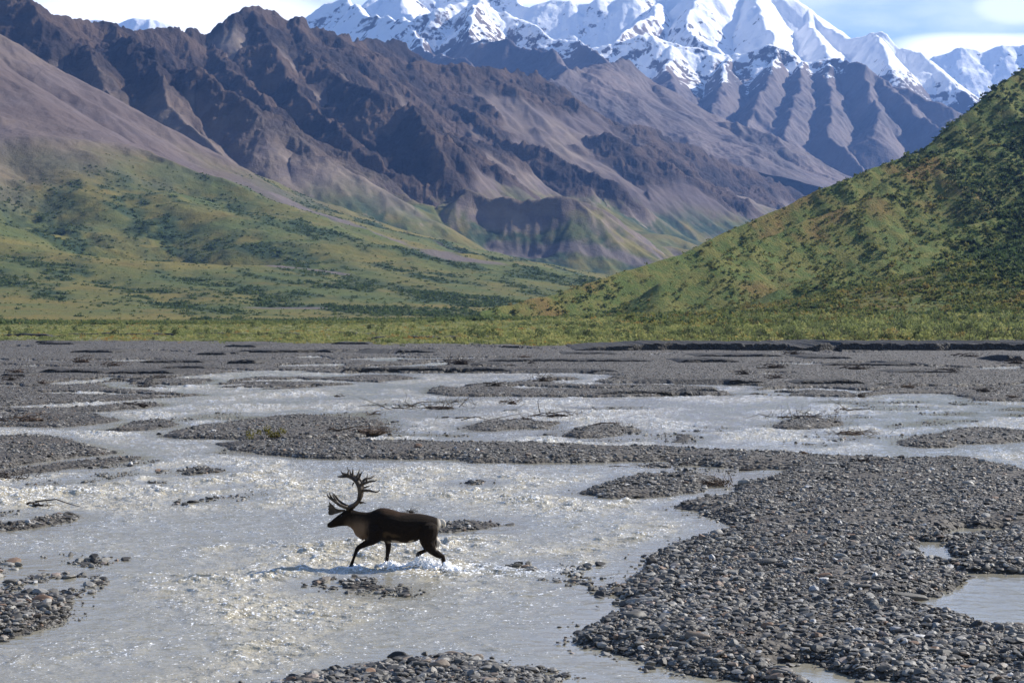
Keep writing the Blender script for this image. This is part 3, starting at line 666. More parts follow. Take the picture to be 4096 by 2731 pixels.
# cut banks, seen as dark steps that face the lookout: x0, x1, y, height (m), depth of the terrace behind
CUTS = [(1320,2900,806,0.62,70),(2352,2900,803,0.0,1),(775,1180,855,0.17,12),(1180,1420,857,0.10,10),(1385,1760,884,0.15,6),(1560,1650,905,0.12,3),
 (85,240,860,0.16,10),(240,400,862,0.14,14),(1370,1640,909,0.10,3),(1560,1700,835,0.2,20),(1120,1500,833,0.14,14),(320,470,836,0.16,14),(640,1000,812,0.22,25),(840,1170,786,0.28,30),(760,960,778,0.2,30),
 (80,130,789,0.22,20),(85,170,793,0.2,20),(160,260,812,0.2,25),(480,550,816,0.16,20),(520,590,838,0.22,14),(370,480,849,0.12,10),(320,350,883,0.22,5),(515,590,799,0.2,30),(450,520,817,0.2,20),
 (540,680,812,0.2,25),(1150,1210,801,0.2,20),(760,850,792,0.2,20),(820,860,808,0.2,20),(1290,1420,815,0.1,20),(1600,1800,822,0.16,20),(1850,1960,826,0.14,20),(2050,2140,842,0.14,16),(2310,2352,833,0.4,14),
 (1830,1990,886,0.16,8),(1900,2100,843,0.12,12),(2050,2200,860,0.1,10),(0,120,779,0.3,8),(130,420,778,0.34,8),(430,700,777,0.3,8),(760,820,775,0.3,8),(2060,2700,783,0.3,10),(0,60,868,0.1,10),(560,700,857,0.1,12),(1080,1160,842,0.1,14),(230,330,875,0.08,8)]

def sdf(X, Y, P):
    """positive inside, metres"""
    d2 = np.full(X.shape, 1e12); ins = np.zeros(X.shape, bool)
    n = len(P)
    for i in range(n):
        ax, ay = P[i]; bx, by = P[(i+1) % n]
        ex, ey = bx-ax, by-ay; L2 = ex*ex+ey*ey+1e-12
        t = np.clip(((X-ax)*ex+(Y-ay)*ey)/L2, 0, 1)
        d2 = np.minimum(d2, (X-ax-t*ex)**2+(Y-ay-t*ey)**2)
        if ay != by:
            c = ((ay > Y) != (by > Y)) & (X < (bx-ax)*(Y-ay)/(by-ay)+ax)
            ins ^= c
    d = np.sqrt(d2); return np.where(ins, d, -d)

def edge_y(X): return 266+26*fbm(X/34, X*0, 3, 441)+16*fbm(X/7, X*0+3, 2, 443)+34*sst(0, -70, X)-8*sst(20, 60, X)
gr = {}
def ground_grid():
    u = np.concatenate([np.linspace(-1.7, -0.36, 80)[:-1], np.linspace(-0.36, 0.36, 1650), np.linspace(0.36, 1.7, 80)[1:]])
    py = np.concatenate([np.linspace(314.6, 336, 46)[:-1], np.linspace(336, 400, 230)[:-1], np.linspace(400, 715, 560)[:-1], np.linspace(715, 1500, 30)])
    D = HC*F/(py-PY0)
    Y = np.repeat(D[:, None], len(u), 1); X = u[None]*Y
    return u, py, D, X, Y
def build_ground():
    u, py, D, X, Y = ground_grid()
    # world-space wobble of the shorelines
    am = 0.010*Y
    Xw = X+am*0.9*fbm(X/(am*6+0.2), Y/(am*40+0.2), 3, 401) if False else X+(0.40*fbm(X/1.4, Y/2.2, 4, 401)+0.10*fbm(X/0.3, Y/0.4, 2, 402))*np.clip(Y/50, 0.5, 4)
    Yw = Y+0.35*fbm(X/1.3+9, Y/3.0, 4, 405)*np.clip((Y/45)**1.6, 0.4, 18)
    s = np.full(X.shape, -1.5); hm = np.full(X.shape, 0.2)
    shal = np.full(X.shape, -1.5)
    upx = u*F+PX0
    for b in BARS:
        P2 = b[1]; P = [gpt(x, y) for x, y in P2]
        ys = [y*K for _, y in P2]; xs = [x*K for x, _ in P2]
        if max(xs)-min(xs) < 2: continue
        Dn, Df = min(HC*F/(min(max(ys), 720)-PY0), 200)-2.6, HC*F/(min(ys)-PY0)*1.1+3; Dn = max(Dn, 6); mx_ = 2.4*F/max(Dn, 20)
        r = np.where((D > Dn) & (D < Df))[0]; c = np.where((upx > min(xs)-mx_) & (upx < max(xs)+mx_))[0]
        if len(r) == 0 or len(c) == 0: continue
        sl = (slice(r[0], r[-1]+1), slice(c[0], c[-1]+1))
        d = np.clip(sdf(Xw[sl], Yw[sl], P), -1.5, 3)
        if b[0] == 'G':
            m = d > s[sl]; hm[sl] = np.where(m & (d > 0), b[2], hm[sl]); s[sl] = np.maximum(s[sl], d)
        elif b[0] == 'W':
            s[sl] = np.minimum(s[sl], -d*1.8-0.05*(d > 0))
        else:
            shal[sl] = np.maximum(shal[sl], d)
    n1 = fbm(X/3.5, Y/6, 4, 411); n2 = fbm(X/0.7, Y/0.9, 4, 415)
    land = sst(-0.02, 0.75, s)
    hm = hm*0.62; z = np.where(s > 0, hm*(1-np.exp(-np.maximum(s, 0)/(hm*1.8)))+0.0, np.maximum(-0.3, s*0.6))
    z = z+land*(0.09*n1+0.04*n2)+0.01
    sh = sst(-0.6, 0.35, shal)
    z = np.maximum(z, -0.3+sh*(0.235+0.06*n1+0.12*n2))
    # vegetated flats
    gx = edge_y(X)
    green = sst(-3, 12, Y-gx+5*fbm(X/6, Y/8, 4, 445))
    rise = sst(-2, 25, Y-gx)
    z = z+0.45*rise+0.5*sst(0, 250, Y-gx)+0.25*rise*fbm(X/9, Y/14, 3, 446)
    z = z+3.2*sst(-90, 110, X-0.0*Y)*sst(300, 640, Y)-0.8*sst(900, 1400, Y)
    wet_shade = sst(0.13, 0.0, z)*(1-rise)
    stony = 1-0.85*sst(0.02, 0.26, fbm(X/2.2, Y/3.5, 3, 455)-0.05)
    gr.update(u=u, py=py, z=z, s=s, sh=shal, stony=stony, green=green)
    co = np.stack([X, Y, z], -1).reshape(-1, 3)
    o = big_mesh('ground', co, quads=grid_quads(len(D), len(u)), mat=mat_gravel(), attrs=dict(green=green, wet_shade=wet_shade, stony=stony))
    tag(o, kind='structure')
    # wide base sheet to the horizon
    mb = MB(); mb.v = [(-26000, -2000, -2.2), (26000, -2000, -2.2), (26000, 17000, -2.2), (-26000, 17000, -2.2)]; mb.f = [(0, 1, 2, 3)]
    tag(mb.build('terrain', mat_plain('tundra_plain', (0.09, 0.10, 0.035), (0.13, 0.12, 0.05), 0.01)), kind='structure')
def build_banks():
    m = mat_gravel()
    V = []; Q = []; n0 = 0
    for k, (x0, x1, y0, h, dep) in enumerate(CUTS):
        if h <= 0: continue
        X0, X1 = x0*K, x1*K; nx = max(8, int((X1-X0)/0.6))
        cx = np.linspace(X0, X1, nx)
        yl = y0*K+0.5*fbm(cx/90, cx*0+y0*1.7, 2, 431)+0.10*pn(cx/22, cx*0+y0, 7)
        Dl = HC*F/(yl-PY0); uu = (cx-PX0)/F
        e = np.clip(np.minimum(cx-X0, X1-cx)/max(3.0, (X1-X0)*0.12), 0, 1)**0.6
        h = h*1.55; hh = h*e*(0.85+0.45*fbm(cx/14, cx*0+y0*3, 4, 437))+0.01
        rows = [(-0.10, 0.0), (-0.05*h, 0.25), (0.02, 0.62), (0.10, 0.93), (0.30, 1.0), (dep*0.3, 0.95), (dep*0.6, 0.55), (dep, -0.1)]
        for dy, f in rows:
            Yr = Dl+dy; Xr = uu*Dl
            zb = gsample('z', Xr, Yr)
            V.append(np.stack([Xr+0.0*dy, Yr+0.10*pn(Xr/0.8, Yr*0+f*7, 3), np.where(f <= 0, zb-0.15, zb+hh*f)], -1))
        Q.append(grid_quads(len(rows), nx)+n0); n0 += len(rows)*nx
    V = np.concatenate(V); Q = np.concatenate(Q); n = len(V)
    o = big_mesh('bank', V, quads=Q, mat=m, smooth=False, attrs=dict(green=np.zeros(n), wet_shade=np.full(n, 1.0), stony=np.ones(n)))  # whole bank darkened: shade of the faces painted in with the wet tone
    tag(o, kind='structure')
def gsample(key, X, Y):
    uu = X/Y; pp = PY0+HC*F/Y
    u, py, A = gr['u'], gr['py'], gr[key]
    iu = np.clip(np.searchsorted(u, uu)-1, 0, len(u)-2); fu = np.clip((uu-u[iu])/(u[iu+1]-u[iu]), 0, 1)
    ip = np.clip(np.searchsorted(py, pp)-1, 0, len(py)-2); fp = np.clip((pp-py[ip])/(py[ip+1]-py[ip]), 0, 1)
    return (A[ip, iu]*(1-fu)+A[ip, iu+1]*fu)*(1-fp)+(A[ip+1, iu]*(1-fu)+A[ip+1, iu+1]*fu)*fp

def build_water():
    u = np.concatenate([np.linspace(-1.7, -0.36, 80)[:-1], np.linspace(-0.36, 0.36, 1500), np.linspace(0.36, 1.7, 80)[1:]])
    py = np.concatenate([np.linspace(352, 420, 190)[:-1], np.linspace(420, 520, 300)[:-1], np.linspace(520, 715, 760)[:-1], np.linspace(715, 1500, 25)])
    D = HC*F/(py-PY0); Y = np.repeat(D[:, None], len(u), 1); X = u[None]*Y
    s = gsample('s', X, Y); sh = gsample('sh', X, Y)
    deep = sst(-0.1, -1.4, s)*sst(0.2, -1.1, sh)
    # calm lee patches against rapids
    cal = fbm(X/6.5, Y/11, 4, 501)
    rap = sst(-0.26, 0.26, cal)
    chop = (0.26+0.60*rap)*(0.10+0.90*deep)
    wx = X+0.25*fbm(X/1.6, Y/1.6, 2, 505); wy = Y+0.35*fbm(X/1.6+4, Y/1.6, 2, 507)
    w1 = ridged(wx/1.5, wy/0.95, 3, 511, 0.5); w2 = fbm(wx/0.50, wy/0.32, 3, 517); w3 = pn(wx/2.8, wy/2.2, 523)
    chop = chop*(1-0.85*sst(0.135, 0.145, X/Y)*(Y < 48))
    z = chop*(0.060*w1+0.105*w2+0.070*w3*deep)
    z = z+chop*0.09*np.clip(w2+0.6*w3-0.25, 0, 1)**1.0
    foam_glints = np.clip((1-0.9*sst(0.135, 0.145, X/Y)*(Y < 48))*(0.55+0.45*rap)*(0.30+0.70*deep)*(0.36+0.9*np.clip(0.5*w1+w2+0.4*w3, -0.25, 0.7)), 0, 1)  # foam on the crests, plus painted sun sparkle spread over the river
    # wake of the wading animal
    bx, by = CB[0]+0.45, CB[1]
    q = np.exp(-(((X-bx)/1.3)**2+((Y-by)/0.45)**2)); q2 = np.exp(-(((X-bx-1.6)/1.6)**2+((Y-by+0.6)/0.9)**2))
    z = z+(q+q2*0.7)*0.06*np.clip(w2+0.2, 0, 1); foam_glints = np.clip(foam_glints+1.0*q+0.7*q2, 0, 1)
    z = z+0.006
    co = np.stack([X, Y, z], -1).reshape(-1, 3)
    o = big_mesh('river', co, quads=grid_quads(len(D), len(u)), mat=mat_water(), attrs=dict(chop=chop, foam_glints=foam_glints))
    tag(o, kind='structure')

# ---------------------------------------------------------------- stones
def stone_templates(n, sub, seed):
    r = np.random.default_rng(seed); out = []
    bv, bf = ico(sub)
    for k in range(n):
        v = bv.copy()
        for _ in range(8 if sub else 3):      # flatten a few random sides: broken, river-worn stone
            d = r.normal(size=3); d /= np.linalg.norm(d); c = r.uniform(0.42, 0.78)
            p = v@d; v = v-np.outer(np.clip(p-c, 0, None)*0.85, d)
        v = v*(1+0.10*r.normal(size=(len(v), 1))*(1 if sub == 0 else 0.45))
        v = v*np.array([1.0, r.uniform(0.6, 0.95), r.uniform(0.38, 0.72)])
        out.append((v, bf))
    return out
def build_stones():
    mat = mat_pebble()
    # sample positions evenly over the visible plain
    N = 640000
    uu = rng.uniform(-0.30, 0.335, N); pp = 336+(712-336)*rng.random(N)**1.15
    Y = HC*F/(pp-PY0); X = uu*Y
    s = gsample('s', X, Y); sh = gsample('sh', X, Y); z = gsample('z', X, Y); st = gsample('stony', X, Y); g = gsample('green', X, Y)
    pr = np.where(s > 0, 0.06+0.66*st, 0.0)
    pr = np.where((s <= 0) & (s > -0.16), 0.12, pr); pr = np.where((s <= -0.16) & (s > -0.5) & (fbm(X/0.7, Y/0.9, 3, 604) > 0.08), 0.07, pr)
    pr = np.maximum(pr, 0.30*sst(-0.7, 0.25, sh)*(fbm(X/0.9, Y/1.3, 3, 603) > -0.02))
    pr = pr*(1-g)*np.clip((pp-330)/60, 0.25, 1)
    keep = (rng.random(N) < pr) & (z > np.where(sh > -0.7, -0.26, -0.31))
    X, Y, z, pp, s, sh = X[keep], Y[keep], z[keep], pp[keep], s[keep], sh[keep]
    n = len(X); px = Y/F
    size = np.exp(rng.normal(math.log(0.0185), 0.74, n))
    reg = 1+0.5*fbm(X/4, Y/4, 3, 607); size = np.clip(size*reg, 0.009, 0.10)
    size = np.maximum(size, px*rng.uniform(0.40, 0.8, n)); shl = (s <= 0) & (sh > -0.4); size = np.where(shl, size*1.35, size)
    low = z < 0.0
    big = size/px > 2.6
    scl = size[:, None]*rng.uniform(0.8, 1.35, (n, 3)); scl[:, 2] = size*rng.uniform(0.75, 1.1, n)
    pos = np.stack([X, Y, np.where(low, 0.12*size+0.008+0.012*rng.normal(size=n), z+size*0.22)], -1)
    tint = np.clip(rng.beta(2.1, 2.3, n)*0.95+0.12*(rng.random(n) < 0.03), 0, 1)
    hi = rng.random(n) < np.where(pp < 420, 0.12, 0.05); tint = np.where(hi, rng.uniform(0.78, 1.0, n), tint)
    T = stone_templates(10, 1, 31)+stone_templates(10, 0, 37)
    which = np.where(big, rng.integers(0, 10, n), rng.integers(10, 20, n))
    print('stones', n, 'big', big.sum())
    o = scatter('gravel', T, which, pos, scl, rng.uniform(0, 6.28, n), mat, tint, smooth=False, tilt=rng.normal(0, 0.25, n))
    tag(o, 'grey river gravel and small pebbles covering the bars', 'gravel', kind='stuff')
    # the cobbles that show largest are things of their own
    tones = [('dark grey', 0.10), ('charcoal', 0.04), ('mid grey', 0.45), ('pale grey', 0.72), ('tan', 0.83), ('rusty brown', 0.90), ('whitish', 0.97)]
    TB = stone_templates(14, 2, 53); meshes = {}
    def mesh_for(k, t):
        if (k, t) not in meshes:
            v, f = TB[k]; me = bpy.data.meshes.new('cobble'); me.from_pydata(v.tolist(), [], f.tolist()); me.update()
            me.polygons.foreach_set('use_smooth', [True]*len(me.polygons))
            at = me.attributes.new('tint', 'FLOAT', 'POINT'); at.data.foreach_set('value', np.full(len(v), tones[t][1], np.float32))
            me.materials.append(mat); meshes[(k, t)] = me
        return meshes[(k, t)]
    def cobble(x, y, rx, ry, rz, t, rot, label, group=None, sink=0.35):
        rx, ry, rz = rx*0.74, ry*0.74, rz*0.78
        Xc, Yc = gpt(x, y); zg = float(gsample('z', np.array([Xc]), np.array([Yc]))[0])
        o = bpy.data.objects.new('cobble', mesh_for(random.randrange(14), t)); C.objects.link(o)
        o.location = (Xc, Yc, max(zg, -0.12)+rz*(1-sink)*0.5); o.scale = (rx, ry, rz); o.rotation_euler = (random.uniform(-.15, .15), random.uniform(-.15, .15), rot)
        tag(o, label, 'stone', group); return o
    H = [c6([(650,1160)])[0]+(0.30,0.22,0.20,2,'large smooth mid grey boulder near the tip of the right gravel bank'),
         c6([(715,1005)])[0]+(0.42,0.16,0.10,3,'long flat bluish grey slab lying at the edge of the right gravel bank'),
         c6([(1620,762)])[0]+(0.34,0.18,0.15,2,'blocky long grey stone with a rusty neighbour in the middle of the right bank'),
         c6([(1090,1345)])[0]+(0.30,0.16,0.14,4,'long tan grey rounded stone low on the right bank near the water'),
         c6([(770,700)])[0]+(0.16,0.16,0.20,0,'dark upright stone at the bend of the right shore beside a pale one'),
         c6([(785,712)])[0]+(0.12,0.10,0.08,6,'small white stone leaning on the dark stone at the shore bend'),
         c6([(1260,495)])[0]+(0.20,0.16,0.17,3,'grey rounded cobble on the top corner of the shore hump'),
         c6([(1375,560)])[0]+(0.20,0.14,0.11,3,'bluish pale cobble right of the shore hump'),
         c6([(1645,1250)])[0]+(0.15,0.13,0.12,5,'orange brown cobble low in the right gravel bank'),
         c6([(1465,100)])[0]+(0.24,0.18,0.20,3,'pale grey boulder where the side channel meets the gravel'),
         c6([(430,828)])[0]+(0.17,0.12,0.12,1,'black stone standing in the shallow water off the right shore'),
         c6([(240,760)])[0]+(0.13,0.12,0.14,1,'black pointed stone in the stony shallows below the caribou'),
         c7([(500,705)])[0]+(0.20,0.17,0.14,3,'bluish white cobble in the centre of the right gravel bank'),
         c7([(1000,672)])[0]+(0.40,0.15,0.12,3,'long pale stone like a log left of the blue trickle'),
         c7([(1005,1012)])[0]+(0.46,0.15,0.15,2,'long grey stone like a log beside the blue pool'),
         c7([(770,968)])[0]+(0.17,0.15,0.18,2,'round grey cobble left of the log shaped stone'),
         c7([(655,955)])[0]+(0.24,0.12,0.13,2,'leaning angular slab left of the round grey cobble'),
         c7([(1465,130)])[0]+(0.24,0.18,0.18,3,'angular pale boulder high on the right gravel bank'),
         c7([(365,870)])[0]+(0.20,0.14,0.12,5,'reddish brown cobble in the lower right gravel'),
         c7([(1760,1128)])[0]+(0.17,0.14,0.15,1,'dark boulder standing in the right edge of the blue pool'),
         c7([(1710,1040)])[0]+(0.18,0.14,0.11,3,'grey half sunk stone in the middle of the blue pool'),
         c7([(970,1365)])[0]+(0.14,0.13,0.12,6,'pale rounded cobble below the small blue puddle'),
         c4([(1905,968)])[0]+(0.26,0.16,0.17,1,'wedge shaped black rock alone in the river below the caribou'),
         c4([(1828,1040)])[0]+(0.17,0.11,0.08,1,'flat black rock barely out of the river below the wedge rock'),
         c4([(762,618)])[0]+(0.16,0.13,0.14,1,'black boulder at the right edge of the left stony shallows'),
         c4([(762,662)])[0]+(0.10,0.09,0.09,1,'small dark stone just below the black boulder on the left'),
         c4([(392,538)])[0]+(0.15,0.10,0.10,1,'dark stone at the upper edge of the left stony shallows'),
         c4([(50,600)])[0]+(0.22,0.18,0.15,3,'whitish grey boulder at the left picture edge in shallow water'),
         c4([(92,632)])[0]+(0.20,0.16,0.13,3,'tan grey boulder next to the whitish one on the left'),
         c4([(285,640)])[0]+(0.18,0.14,0.12,4,'tan cobble in the middle of the left stony shallows'),
         c4([(130,815)])[0]+(0.30,0.20,0.16,0,'broad dark grey boulder on the left spit'),
         c4([(340,828)])[0]+(0.20,0.16,0.13,3,'pale boulder on the right shoulder of the left spit'),
         c4([(300,890)])[0]+(0.26,0.14,0.14,5,'pinkish brown slab on the left spit'),
         c4([(185,910)])[0]+(0.10,0.08,0.10,5,'small orange stone on the left spit'),
         c4([(372,920)])[0]+(0.15,0.14,0.19,0,'upright dark cobble on the right side of the left spit'),
         c4([(300,958)])[0]+(0.17,0.14,0.16,2,'angular grey cobble near the lower shore of the left spit'),
         c4([(45,1105)])[0]+(0.22,0.15,0.10,1,'dark flat rock in the water below the left spit'),
         c4([(322,1056)])[0]+(0.14,0.10,0.07,1,'small black rock off the lower right of the left spit'),
         c4([(800,762)])[0]+(0.14,0.09,0.07,1,'lone dark flat stone right of the left shallows'),
         c4([(1405,84)])[0]+(0.15,0.11,0.10,1,'dark stone leading a row of pebbles above the antlers left side'),
         c5([(700,1065)])[0]+(0.23,0.16,0.20,1,'dark pyramid shaped boulder on the bottom gravel bar'),
         c5([(750,1100)])[0]+(0.24,0.18,0.12,1,'dark rounded boulder right beside the pyramid boulder'),
         c5([(1215,1060)])[0]+(0.26,0.20,0.17,4,'large pinkish oval boulder on top of the bottom gravel bar'),
         c5([(1090,1075)])[0]+(0.22,0.16,0.12,3,'broad pale grey cobble left of the pinkish oval boulder'),
         c5([(1420,1070)])[0]+(0.18,0.14,0.14,4,'yellowish tan cobble right of the pinkish oval boulder'),
         c5([(1610,1090)])[0]+(0.15,0.13,0.11,2,'rounded grey cobble near the right end of the bottom bar'),
         c5([(1085,1230)])[0]+(0.20,0.16,0.15,4,'rounded beige cobble at the bottom picture edge'),
         c5([(930,1150)])[0]+(0.24,0.12,0.11,2,'tilted grey slab in the middle of the bottom bar'),
         c5([(75,1215)])[0]+(0.09,0.08,0.12,0,'dark round cobble at the left tip of the bottom bar'),
         c5([(550,1190)])[0]+(0.14,0.11,0.07,5,'orange tan pebble on the left part of the bottom bar'),
         c5([(465,385)])[0]+(0.10,0.07,0.07,6,'white stone on the small gravel patch below the caribou'),
         c5([(415,515)])[0]+(0.11,0.08,0.05,1,'dark lone stone in the river under the small gravel patch'),
         c5([(2085,165)])[0]+(0.12,0.10,0.10,1,'dark stone in the riffle right of the splashing hooves'),
         c3([(1040,985)])[0]+(0.26,0.20,0.14,3,'pale boulder near the upper rim of the right gravel bank'),
         c3([(1980,1130)])[0]+(0.26,0.20,0.18,3,'pale angular boulder in the upper right gravel bank'),
         c3([(495,1030)])[0]+(0.2,0.14,0.12,2,'grey stone sitting in the narrow side channel'),
         c1([(1072,735)])[0]+(0.20,0.18,0.30,0,'upright dark stone on the left tip of the long gravel island'),
         c1([(1405,795)])[0]+(0.26,0.2,0.14,0,'dark stone in the water left of the long central bar'),
         c1([(508,915)])[0]+(0.22,0.16,0.16,3,'pale cobble on the low strip left of the river'),
         ]
    for (x, y, a, b, c, t, lab) in H: cobble(x, y, a, b, c, t, random.uniform(-.4, .4), lab)
    # further large cobbles, grouped by place
    zones = [('right gravel bank', 1500, 2352, 1120, 1540, 150), ('bottom gravel bar', 700, 1270, 1520, 1566, 26), ('left spit and shallows', 0, 260, 1280, 1470, 40), ('far gravel islands', 200, 2300, 950, 1100, 20)]
    for zn, x0, x1, y0, y1, cnt in zones:
        k = 0; tries = 0
        while k < cnt and tries < 4000:
            tries += 1
            x = random.uniform(x0, x1); y = random.uniform(y0, y1)
            Xc, Yc = gpt(x, y); sv = float(gsample('s', np.array([Xc]), np.array([Yc]))[0])
            if sv < 0.1: continue
            t = random.choices(range(7), [3, 1.5, 5, 4, 1.5, 0.7, 0.6])[0]
            sz = random.uniform(0.075, 0.125)*(1.5 if y < 1110 else 1)
            hz = 'left' if x < x0+(x1-x0)/3 else ('right' if x > x0+2*(x1-x0)/3 else 'centre')
            vt = 'upper' if y < y0+(y1-y0)/3 else ('lower' if y > y0+2*(y1-y0)/3 else 'middle')
            cobble(x, y, sz*random.uniform(1, 1.5), sz*random.uniform(.8, 1.1), sz*random.uniform(.6, .95), t, random.uniform(0, 3),
                   f'{tones[t][0]} cobble in the {vt} {hz} part of the {zn}', f'{tones[t][0]} cobbles, {vt} {hz} of the {zn}')
            k += 1

exec_hooks = []
# ---------------------------------------------------------------- the caribou
def mat_coat():
    m = NM('caribou_coat', 0.9, 0.12)
    tcn = m.n('ShaderNodeTexCoord').outputs['Object']
    sp = m.n('ShaderNodeSeparateXYZ'); m.l(tcn, sp.inputs[0])
    x, y, z = sp.outputs
    hair = m.noise(60, 4, 0.7, vec=tcn, stretch=(0.35, 1, 1)); big = m.noise(5, 3, 0.5, vec=tcn)
    c = m.mix(m.sstep(hair, 0.3, 0.7), (0.006, 0.004, 0.003), (0.020, 0.013, 0.008))
    wob = m.math('MULTIPLY', m.math('SUBTRACT', big, 0.5), 0.25)
    xn = m.math('ADD', x, wob); zn = m.math('ADD', z, wob)
    neck = m.math('MULTIPLY', m.math('MULTIPLY', m.sstep(xn, -0.46, -0.62), m.sstep(xn, -0.96, -0.80)), m.math('MULTIPLY', m.sstep(zn, 0.98, 0.66), m.sstep(z, 0.50, 0.55)))
    c = m.mix(m.math('MULTIPLY', neck, 0.85), c, (0.20, 0.13, 0.08))
    belly = m.math('MULTIPLY', m.math('MULTIPLY', m.sstep(zn, 0.50, 0.47), m.sstep(z, 0.42, 0.44)), m.math('MULTIPLY', m.sstep(x, -0.20, -0.05), m.sstep(x, 0.48, 0.38)))
    c = m.mix(belly, c, (0.42, 0.34, 0.25))
    rump = m.math('MULTIPLY', m.sstep(m.math('ADD', x, m.math('MULTIPLY', z, 0.10)), 0.82, 0.90), m.sstep(z, 0.38, 0.50))
    rump = m.math('MAXIMUM', rump, m.math('MULTIPLY', m.sstep(m.math('ADD', x, m.math('MULTIPLY', z, -0.05)), 0.70, 0.73), m.math('MULTIPLY', m.sstep(z, 0.32, 0.40), m.sstep(z, 0.62, 0.52))))
    c = m.mix(m.math('MULTIPLY', rump, 0.9), c, (0.62, 0.56, 0.47))
    c = m.mix(m.math('MULTIPLY', m.sstep(zn, 0.93, 1.03), m.math('MULTIPLY', m.sstep(x, -0.35, -0.2), 0.75)), c, (0.040, 0.022, 0.012))
    c = m.mix(m.math('MULTIPLY', m.math('MULTIPLY', m.sstep(zn, 0.68, 0.63), m.sstep(zn, 0.56, 0.60)), m.math('MULTIPLY', m.math('MULTIPLY', m.sstep(x, -0.26, -0.18), m.sstep(x, 0.15, -0.02)), 0.45)), c, (0.11, 0.07, 0.035))
    m.col(c); m.nrm(m.bump(hair, 0.9, 0.02)); return m.m
def build_caribou():
    S_ = 577.0
    def P(x, y, d=0.0): return ((x-1000)/S_, d, (1225-y)/S_)
    def R_(r): return r/S_
    root = empty('caribou', (CB[0], CB[1], 0.0), 0)
    tag(root, 'dark bull caribou with large antlers wading left through the river', 'caribou')
    coat = mat_coat()
    mb = MB()
    T = [(283,766,797,.030),(300,750,806,.045),(325,733,808,.055),(355,706,801,.058),(400,672,792,.066),(448,639,787,.078),(490,614,786,.094),(530,606,806,.105),(565,622,845,.105),
         (610,636,886,.115),(655,642,908,.135),(700,644,914,.160),(745,636,926,.195),(790,614,936,.220),(835,600,943,.240),(880,598,949,.258),(950,612,957,.270),(1040,640,967,.282),(1130,652,966,.275),
         (1200,656,950,.262),(1260,661,925,.250),(1320,671,915,.235),(1370,683,905,.205),(1410,696,885,.170),(1445,712,850,.125),(1466,730,810,.080),(1478,750,780,.035)]
    mb.loft([((x-1000)/S_, (1225-a)/S_, (1225-b)/S_, w) for x, a, b, w in T], 24)
    def leg(ch, dy0, dy1):
        n = len(ch); mb.tube([P(x, y, dy0+(dy1-dy0)*i/(n-1)) for i, (x, y, r) in enumerate(ch)], [R_(r) for _, _, r in ch], 12)
    leg([(1350,745,40),(1350,765,80),(1350,800,100),(1338,880,100),(1335,940,84),(1352,985,68),(1395,1040,46),(1445,1078,36),(1492,1103,28),(1502,1140,21),(1500,1185,17),(1494,1220,20),(1488,1262,19),(1470,1300,26),(1462,1312,22)], -0.14, -0.15)
    leg([(1360,760,40),(1360,785,80),(1360,820,95),(1350,890,90),(1385,935,60),(1420,958,38),(1450,975,24),(1440,992,22),(1385,1018,21),(1330,1042,20),(1285,1062,20),(1258,1072,23),(1232,1088,24),(1215,1106,16)], 0.12, 0.12)
    leg([(800,750,30),(800,775,75),(800,820,95),(790,890,82),(745,935,50),(700,958,37),(650,982,30),(610,1008,26),(592,1040,21),(578,1080,17),(562,1125,15),(550,1160,18),(540,1185,18),(527,1212,19),(518,1232,15)], -0.13, -0.16)
    leg([(870,760,30),(870,790,70),(870,830,85),(890,900,60),(912,960,36),(916,1010,31),(914,1050,27),(908,1090,22),(902,1130,20),(900,1170,19),(899,1215,22),(892,1260,22)], 0.12, 0.12)
    # tail, ears, chest mane
    mb.tube([P(1455,728),P(1485,735),P(1502,758),P(1505,790),P(1496,806)], [R_(r) for r in (18,22,22,18,8)], 10)
    for s in (-1, 1):
        mb.tube([P(520,625,s*0.075),P(535,612,s*0.13),P(552,606,s*0.185),P(566,606,s*0.215)], [R_(r) for r in (14,22,20,5)], 10, flat=0.5)
    for i in range(26):     # mane hanging in uneven locks
        t = i/25; x = 575+t*150; y = 850+60*math.sin(t*2.2)+random.uniform(-8, 8); d = random.uniform(-.06, .06)
        mb.tube([P(x, y-25, d), P(x+4, y+8, d), P(x+8, y+random.uniform(22, 38), d)], [R_(r) for r in (26, 16, 3)], 6)
    o = mb.build('body', coat, root)
    md = o.modifiers.new('r', 'REMESH'); md.mode = 'VOXEL'; md.voxel_size = 0.0095
    ms = o.modifiers.new('s', 'SMOOTH'); ms.iterations = 5; ms.factor = 0.55
    dg = bpy.context.evaluated_depsgraph_get(); me = bpy.data.meshes.new_from_object(o.evaluated_get(dg))
    o.modifiers.clear(); o.data = me; me.materials.clear(); me.materials.append(coat)
    me.polygons.foreach_set('use_smooth', [True]*len(me.polygons))
    # hooves
    hm = mat_plain('hoof', (0.012, 0.011, 0.010), (0.03, 0.026, 0.022), 40, 0.4, 0.4)
    for pts, d in (([(548,1178),(535,1200),(519,1226),(512,1238)], -0.16), ([(1486,1280),(1474,1300),(1460,1318)], -0.15), ([(1244,1080),(1226,1096),(1206,1112)], 0.12), ([(897,1240),(890,1268),(884,1280)], 0.12)):
        h = MB()
        for s in (-1, 1):
            h.tube([P(x, y, d+s*0.018) for x, y in pts], [R_(r) for r in ((14, 20, 18, 8) if len(pts) == 4 else (16, 21, 10))], 10)
        h.build('hoof', hm, root)
    # eyes and nose
    em = mat_plain('eye', (0.006, 0.005, 0.004), (0.01, 0.008, 0.006), 10, 0.1, 0.6)
    v, f = ico(2)
    for s in (-1, 1):
        e = MB(); e.v = [tuple(a*0.017+np.array(P(438, 676, s*0.066))) for a in v]; e.f = [tuple(int(q) for q in t) for t in f]; e.build('eye', em, root)
    nb = MB()
